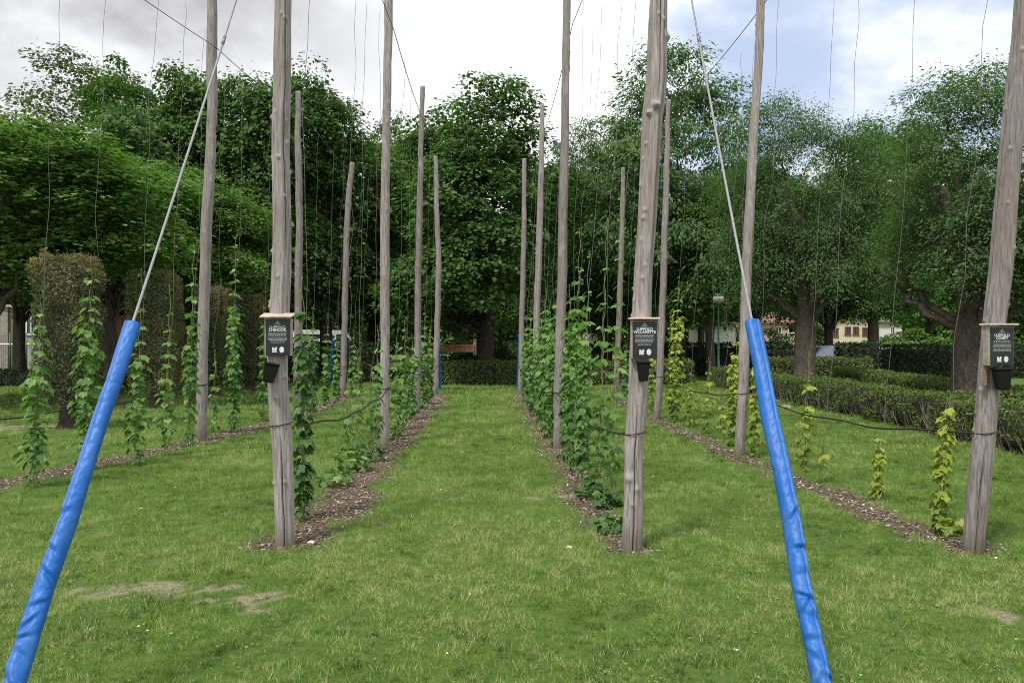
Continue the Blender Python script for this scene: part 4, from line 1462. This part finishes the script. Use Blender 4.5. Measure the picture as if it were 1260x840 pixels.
# the far edge of the park: one dark mass of undergrowth
rgw = np.random.default_rng(77)
n = 60000
xw = rgw.uniform(-75, 75, n)
yw = 104 + rgw.uniform(-3, 3, n)
zw = rgw.random(n) ** .8 * (6.2 + 3.5 * (vnoise(xw, yw * 0, 7, 78) - .4))
X, Y, Z = frames(rgw.normal(0, 1, (n, 3)) + np.array([0, -.4, -.4]), unit(rgw.normal(0, .5, (n, 3)) + np.array([0, -.5, .8])))
mb = MB()
mb.scatter(KITE_V, KITE_F, np.stack([xw, yw, zw], 1), X, Y, Z, rgw.uniform(.4, .9, n), rgw.random(n))
tag(mb.build('far_woods', M['maple']), 'dark distant woodland edge closing the view beyond the houses', 'woods', kind='stuff')


# ------------------------------------------------------------------ houses beyond the park
def house(px0, px1, d, eave, label, wall, roofm, wins, depth=7, ridge=None, rz=0.0, shutters=False, extra=None):
    x0, x1 = (px0 - CX) / F * d, (px1 - CX) / F * d
    ze = H + (CY - eave) / F * d
    w = x1 - x0
    root = thing('house', label, 'house', ((x0 + x1) / 2, d, 0), rz)
    mb = MB()
    mb.box((0, depth / 2, ze / 2), (w, depth, ze))
    mb.build('wall', wall, root)
    zr = H + (CY - ridge) / F * d if ridge else ze + 1.4
    mb = MB()
    ov = .35
    V = [(-w / 2 - ov, -ov, ze), (w / 2 + ov, -ov, ze), (w / 2 + ov, depth + ov, ze), (-w / 2 - ov, depth + ov, ze), (-w / 2 - ov, depth / 2, zr), (w / 2 + ov, depth / 2, zr)]
    V = V + [(a, b, c + .14) for a, b, c in V]
    mb.add(V, [np.array([[6, 7, 11, 10], [8, 9, 10, 11], [0, 1, 7, 6], [2, 3, 9, 8], [3, 2, 1, 0]]), np.array([[0, 6, 10], [3, 10, 9], [0, 10, 3]]), np.array([[1, 11, 7], [2, 8, 11], [1, 2, 11]])])
    mb.build('roof', roofm, root)
    for (wx, wz, ww, wh) in wins:
        cx_ = (wx - CX) / F * d - (x0 + x1) / 2
        cz_ = H + (CY - wz) / F * d
        W_, H_ = ww / F * d, wh / F * d
        f = MB()
        for dx, dz, sx, sz_ in ((0, H_ / 2 + .04, W_ + .16, .08), (0, -H_ / 2 - .05, W_ + .24, .10), (-W_ / 2 - .04, 0, .08, H_), (W_ / 2 + .04, 0, .08, H_), (0, 0, .05, H_)):
            f.box((cx_ + dx, -.03, cz_ + dz), (sx, .10, sz_))
        fr = f.build('window', M['shutter'] if shutters else M['frame'], root)
        p = MB()
        p.box((cx_, -.012, cz_), (W_, .03, H_))
        p.build('pane', M['window'], fr)
    return root


stone_house = house(-60, 50, 46, 378, 'low grey stone house with a pale roof edge and white window behind the net fence', M['stone_wall'], M['grey_roof'], [(39, 400, 10, 20)], ridge=374)
mb = MB()
mb.box(((7 - CX) / F * 46 - ((-60 + 50) / 2 - CX) / F * 46, -.06, 1.8), (.5, .3, 3.6))
mb.build('pier', M['brick'], stone_house)
mb = MB()
mb.box(((18 - CX) / F * 46 - ((-60 + 50) / 2 - CX) / F * 46, -.02, 1.7), (.6, .08, 3.0))
mb.build('door', M['old_wood'], stone_house)
house(942, 984, 74, 398, 'long pink house with a reddish roof seen under the rough-trunked tree', M['pink_wall'], M['roof'], [(958, 406, 6, 6), (973, 406, 5, 6)], ridge=384)
house(1018, 1072, 66, 390, 'pale house with brown shuttered windows seen between the straight trunks', M['cream_wall'], M['roof'], [(1028, 409, 4, 9), (1043, 407, 5, 8), (1053, 407, 5, 8), (1064, 408, 4, 8)], ridge=380, shutters=True)
house(1082, 1110, 80, 396, 'white house behind the sunny loose bush', M['white_wall'], M['grey_roof'], [(1098, 406, 4, 7)], ridge=388)
house(872, 905, 62, 401, 'small white house with barred windows beside the globe lamp', M['white_wall'], M['roof'], [(884, 404, 5, 3), (894, 404, 5, 3)], ridge=392)
house(382, 432, 64, 396, 'orange and cream house behind the white van', M['cream_wall'], M['roof'], [(392, 402, 7, 7), (418, 402, 6, 8)], ridge=384)
house(725, 735, 70, 400, 'narrow pale house just visible through the shade', M['white_wall'], M['roof'], [(730, 408, 3, 5)], ridge=396)

# white gable wall pillar of the shuttered house
# red-brown shed
x0 = (133 - CX) / F * 31
root = thing('garden_shed', 'red-brown wooden shed peeping out between the clipped columns', 'shed', (x0 + 1.3, 31, 0))
mb = MB()
zsh = H + (CY - 388) / F * 31
for i in range(18):
    mb.box((-1.3 + .072 + i * .145, 0, zsh / 2), (.138, .05, zsh), bev=.004)
mb.box((0, 1.2, zsh / 2 - .05), (2.5, 2.3, zsh - .1))
mb.build('wall', M['red_wood'], root)
mb = MB()
sl = .30
mb.box((-.72, 1.1, zsh + .19), (1.66, 2.9, .07), rot=[[math.cos(-sl), 0, math.sin(-sl)], [0, 1, 0], [-math.sin(-sl), 0, math.cos(-sl)]])
mb.box((.80, 1.1, zsh + .19), (1.66, 2.9, .068), rot=[[math.cos(sl), 0, math.sin(sl)], [0, 1, 0], [-math.sin(sl), 0, math.cos(sl)]])
mb.build('roof', M['old_wood'], root)

# net fence by the stone house
root = thing('net_fence', 'green wire net fence with thin dark posts before the stone house', 'fence', ((20 - CX) / F * 37, 37, 0))
mb = MB()
for zz in np.arange(.1, 1.95, .1):
    mb.tube(np.array([[-4.2, 0, zz], [1.9, 0, zz]]), .005, 4)
for xx in np.arange(-4.2, 1.9, .1):
    mb.tube(np.array([[xx, .006, .05], [xx, .006, 1.95]]), .005, 4)
mb.build('net', M['green_net'], root)
for k, xx in enumerate((-4.2, -2.2, -.27, .5, 1.85)):
    mb = MB()
    mb.tube(np.array([[xx, -.03, -.1], [xx, -.03, 2.05]]), .035, 10)
    mb.build('post', M['green_metal'], root, smooth=True)
# pale rail in front of the house
mb = MB()
mb.tube(np.array([[-28.5, 42, 1.5], [-24.2, 42, 1.5]]), .05, 8)
for xx in (-28.4, -26.5, -24.4):
    mb.tube(np.array([[xx, 42, -.1], [xx, 42, 1.5]]), .04, 8)
tag(mb.build('hand_rail', M['frame'], smooth=True), 'white pipe railing between the net fence and the stone house', 'railing')

# timber shelter
d = 40.0
xl, xr = (497 - CX) / F * d, (584 - CX) / F * d
root = thing('timber_shelter', 'open timber shelter with braced posts and a low red rail behind the far hedge', 'shelter', ((xl + xr) / 2, d, 0))
hw = (xr - xl) / 2
for sx in (-1, 1):
    for yy in (0, 2.6):
        mb = MB()
        mb.box((sx * hw, yy, 1.4), (.15, .15, 2.8), bev=.01)
        mb.build('post', M['new_wood'], root)
for sx in (-1, 1):
    mb = MB()
    c, s = math.cos(-sx * R(45)), math.sin(-sx * R(45))
    mb.box((sx * (hw - .38), 0, 2.38), (.09, .09, .95), rot=[[c, 0, -s], [0, 1, 0], [s, 0, c]])
    mb.build('brace', M['new_wood'], root)
mb = MB()
mb.box((0, 0, 2.88), (2 * hw + .9, .14, .18), bev=.01)
mb.build('beam', M['old_wood'], root)
mb = MB()
mb.box((0, 2.6, 2.88), (2 * hw + .9, .14, .18), bev=.01)
mb.build('beam', M['old_wood'], root)
mb = MB()
zr = 4.0
V = [(-hw - .7, -.7, 2.97), (hw + .7, -.7, 2.97), (hw + .7, 3.3, 2.97), (-hw - .7, 3.3, 2.97), (-hw - .7, 1.3, zr), (hw + .7, 1.3, zr)]
V = V + [(a, b, c + .10) for a, b, c in V]
mb.add(V, [np.array([[6, 7, 11, 10], [8, 9, 10, 11], [0, 1, 7, 6], [2, 3, 9, 8], [0, 4, 5, 1], [3, 2, 5, 4]]), np.array([[0, 6, 10], [0, 10, 4], [4, 10, 9], [4, 9, 3], [1, 11, 7], [1, 5, 11], [5, 8, 11], [5, 2, 8]])])
mb.build('roof', M['dark_roof'], root)
for zc_, hh in ((1.43, .13), (1.22, .22)):
    mb = MB()
    mb.box((0, -.12, zc_), (2 * hw, .05, hh), bev=.006)
    mb.build('rail', M['salmon'], root)

# globe lamp
d = 31.0
root = thing('globe_lamp', 'green park lamp post with a milky globe, standing behind the hedge end', 'street lamp', ((884 - CX) / F * d, d, 0))
zg = H + (CY - 367) / F * d
mb = MB()
zz = np.array([-.1, 0, .25, .3, .9, .95, zg - .25, zg - .2])
mb.tube(np.stack([0 * zz, 0 * zz, zz], 1), [.09, .09, .085, .06, .055, .04, .034, .06], 14)
mb.build('post', M['green_metal'], root, smooth=True)
mb = MB()
u = np.linspace(.02, math.pi - .02, 18)
mb.tube(np.stack([0 * u, 0 * u, zg - .215 * np.cos(u)], 1), .215 * np.sin(u), 24)
mb.build('globe', M['globe'], root, smooth=True)
mb = MB()
u = np.linspace(.02, math.pi / 2.6, 8)[::-1]
mb.tube(np.stack([0 * u, 0 * u, zg + .222 * np.cos(u)], 1), .222 * np.sin(u), 24)
mb.build('cap', M['green_metal'], root, smooth=True)


# parked cars beyond the hedges
def car(px, d, rz, paint, label, van=False):
    root = thing('parked_van' if van else 'parked_car', label, 'van' if van else 'car', ((px - CX) / F * d, d, 0), rz)
    L, W = (5.0, 1.9) if van else (4.2, 1.72)
    if van:
        prof = [(-2.5, .35), (2.35, .35), (2.5, .6), (2.45, 1.05), (1.75, 1.25), (1.2, 2.2), (.9, 2.35), (-2.4, 2.4), (-2.5, 2.2)]
    else:
        prof = [(-2.1, .35), (2.0, .35), (2.1, .55), (2.05, .78), (1.2, .95), (.9, .98), (.25, 1.42), (-.2, 1.48), (-1.1, 1.46), (-1.85, 1.02), (-2.08, .95)]
    p = np.array(prof)
    n = len(p)
    mb = MB()
    ws = np.where(p[:, 1] > 1.1, W / 2 * .86, W / 2)
    V = np.concatenate([np.stack([p[:, 0], -ws, p[:, 1]], 1), np.stack([p[:, 0], ws, p[:, 1]], 1)])
    q = np.array([[i, (i + 1) % n, n + (i + 1) % n, n + i] for i in range(n)])
    mb.add(V, [q, np.arange(n)[::-1][None], (np.arange(n) + n)[None]])
    mb.build('body', paint, root)
    mb = MB()
    for s in (-1, 1):
        if van:
            wq = [[(.5, 1.35), (1.55, 1.35), (1.12, 2.1), (.5, 2.1)], [(-2.2, 1.45), (.3, 1.45), (.3, 2.1), (-2.2, 2.1)]]
        else:
            wq = [[(-.25, 1.02), (.75, 1.02), (.22, 1.36), (-.25, 1.38)], [(-1.6, 1.04), (-.35, 1.02), (-.35, 1.39), (-1.0, 1.37)]]
        for w in wq:
            a = np.array(w)
            off = W / 2 * (.94 if not van else .90) + .012
            off2 = W / 2 * (.86) + .012
            mb.add([(x, s * (off if z < 1.2 else off2), z) for x, z in a], [np.arange(4)[None]])
    if van:
        mb.add([(1.80, -.75, 1.27), (1.80, .75, 1.27), (1.27, .70, 2.12), (1.27, -.70, 2.12)], [np.arange(4)[None]])
    else:
        mb.add([(.93, -.70, 1.01), (.93, .70, 1.01), (.31, .62, 1.40), (.31, -.62, 1.40)], [np.arange(4)[None]])
        mb.add([(-1.88, -.66, 1.05), (-1.88, .66, 1.05), (-1.17, .6, 1.43), (-1.17, -.6, 1.43)], [np.arange(4)[None]])
    mb.build('window', M['window'], root)
    for sx in (-1, 1):
        for s in (-1, 1):
            mb = MB()
            xx = sx * L * .31
            t = np.linspace(-.1, .1, 5)
            mb.tube(np.stack([0 * t + xx, s * (W / 2 - .08) + t, 0 * t + .32], 1), [.27, .32, .32, .32, .27], 22)
            tyre = mb.build('wheel', M['tyre'], root, smooth=False)
            mb = MB()
            mb.tube(np.array([[xx, s * (W / 2 + .015), .32], [xx, s * (W / 2 + .03), .32]]), [.2, .17], 18)
            mb.build('rim', M['rim'], tyre)
    for s in (-1, 1):
        mb = MB()
        mb.box((L / 2 - .07, s * W * .36, .68 if not van else .9), (.12, .32, .14), bev=.03)
        mb.build('headlight', M['globe'], root)
        mb = MB()
        mb.box((-L / 2 + .03, s * W * .38, .8 if not van else 1.2), (.08, .22, .14), bev=.02)
        mb.build('tail_light', M['lamp_red'], root)


car(1003, 35.5, R(205), M['silver'], 'silver car parked half hidden between the rough trunk and the slim trunk')
car(405, 50, R(8), M['van_white'], 'white van parked beyond the tall dark hedge in front of the orange house', True)

# ------------------------------------------------------------------ camera, sky, sun
cam = bpy.data.cameras.new('camera')
cam.sensor_fit = 'HORIZONTAL'
cam.sensor_width = 36
cam.lens = F / 1260 * 36
cam.clip_end = 3000
cam.clip_start = .05
co = bpy.data.objects.new('camera', cam)
col.objects.link(co)
co.location = (0, 0, H)
co.rotation_euler = (R(90), 0, 0)
sc.camera = co

SUN_EL, SUN_AZ = R(58), R(215)      # azimuth clockwise from +Y; behind the viewer, a little to the left
sun = bpy.data.lights.new('sun', 'SUN')
sun.energy = 2.9
sun.angle = R(9)
sun.color = (1, .96, .90)
so = bpy.data.objects.new('sun', sun)
col.objects.link(so)
dirv = Vector((math.sin(SUN_AZ) * math.cos(SUN_EL), math.cos(SUN_AZ) * math.cos(SUN_EL), math.sin(SUN_EL)))
so.rotation_euler = (-dirv).to_track_quat('-Z', 'Y').to_euler()
so.location = dirv * 40

w = bpy.data.worlds.new('World')
sc.world = w
w.use_nodes = True
nt = w.node_tree
for n in list(nt.nodes):
    nt.nodes.remove(n)
k = NT(nt)
out = nt.nodes.new('ShaderNodeOutputWorld')
sky = k.n('TexSky', sky_type='NISHITA', sun_disc=False, sun_elevation=SUN_EL, sun_rotation=SUN_AZ)
dirn = nt.nodes.new('ShaderNodeTexCoord').outputs['Generated']
sep = k.n('SeparateXYZ', {0: dirn})


def math_(op, a, b=None, c=None, clamp=False):
    x = k.n('Math', {0: a}, operation=op, use_clamp=clamp)
    for i, v in ((1, b), (2, c)):
        if v is None:
            continue
        if isinstance(v, bpy.types.NodeSocket):
            nt.links.new(v, x.inputs[i])
        else:
            x.inputs[i].default_value = v
    return x.outputs[0]


zz = math_('ADD', math_('MAXIMUM', sep.outputs[2], 0.0), .30)
pl = k.n('CombineXYZ', {0: math_('DIVIDE', sep.outputs[0], zz), 1: math_('DIVIDE', sep.outputs[1], zz), 2: .0}).outputs[0]
n1 = k.noise(pl, 1.7, 7, .55)
n2 = k.noise(k.n('Mapping', {'Vector': pl, 'Location': (7, 3, 0)}).outputs[0], 2.3, 7, .55)
# blue opens up towards the east (+X) in front of the viewer
front = k.n('MapRange', {'Value': sep.outputs[1], 'From Min': -.2, 'From Max': .5}).outputs[0]
east = k.n('MapRange', {'Value': sep.outputs[0], 'From Min': .02, 'From Max': .30}).outputs[0]
blue = math_('MULTIPLY', front, east)
cov = math_('SUBTRACT', math_('ADD', math_('MULTIPLY', n1, 1.6), .17), math_('MULTIPLY', blue, .50))
mask = k.n('MapRange', {'Value': cov, 'From Min': .42, 'From Max': .78}, interpolation_type='SMOOTHSTEP').outputs[0]
# dark underside towards the west (-X) and overhead, bright rim near the trees
west = k.n('MapRange', {'Value': sep.outputs[0], 'From Min': .02, 'From Max': -.34}).outputs[0]
high = k.n('MapRange', {'Value': sep.outputs[2], 'From Min': .16, 'From Max': .33}).outputs[0]
grey = math_('MULTIPLY', math_('MULTIPLY', west, high), k.n('MapRange', {'Value': n2, 'From Min': .24, 'From Max': .56}).outputs[0], clamp=True)
cloud = k.mix(grey, (12.6, 12.8, 13.2), (4.7, 4.65, 5.0))
skyb = k.mix(.72, sky.outputs[0], (6.9, 8.0, 10.6))
fin = k.mix(mask, skyb, cloud)
bg = k.n('Background', {'Color': fin, 'Strength': .082})
nt.links.new(bg.outputs[0], out.inputs[0])

sc.view_settings.view_transform = 'Standard'
sc.view_settings.look = 'None'
sc.view_settings.exposure = .36
sc.view_settings.gamma = 1
sc.cycles.use_denoising = False
sc.cycles.filter_width = 1.0
sc.cycles.max_bounces = 6
sc.cycles.diffuse_bounces = 3
sc.cycles.glossy_bounces = 2
sc.cycles.transmission_bounces = 4
sc.cycles.transparent_max_bounces = 4
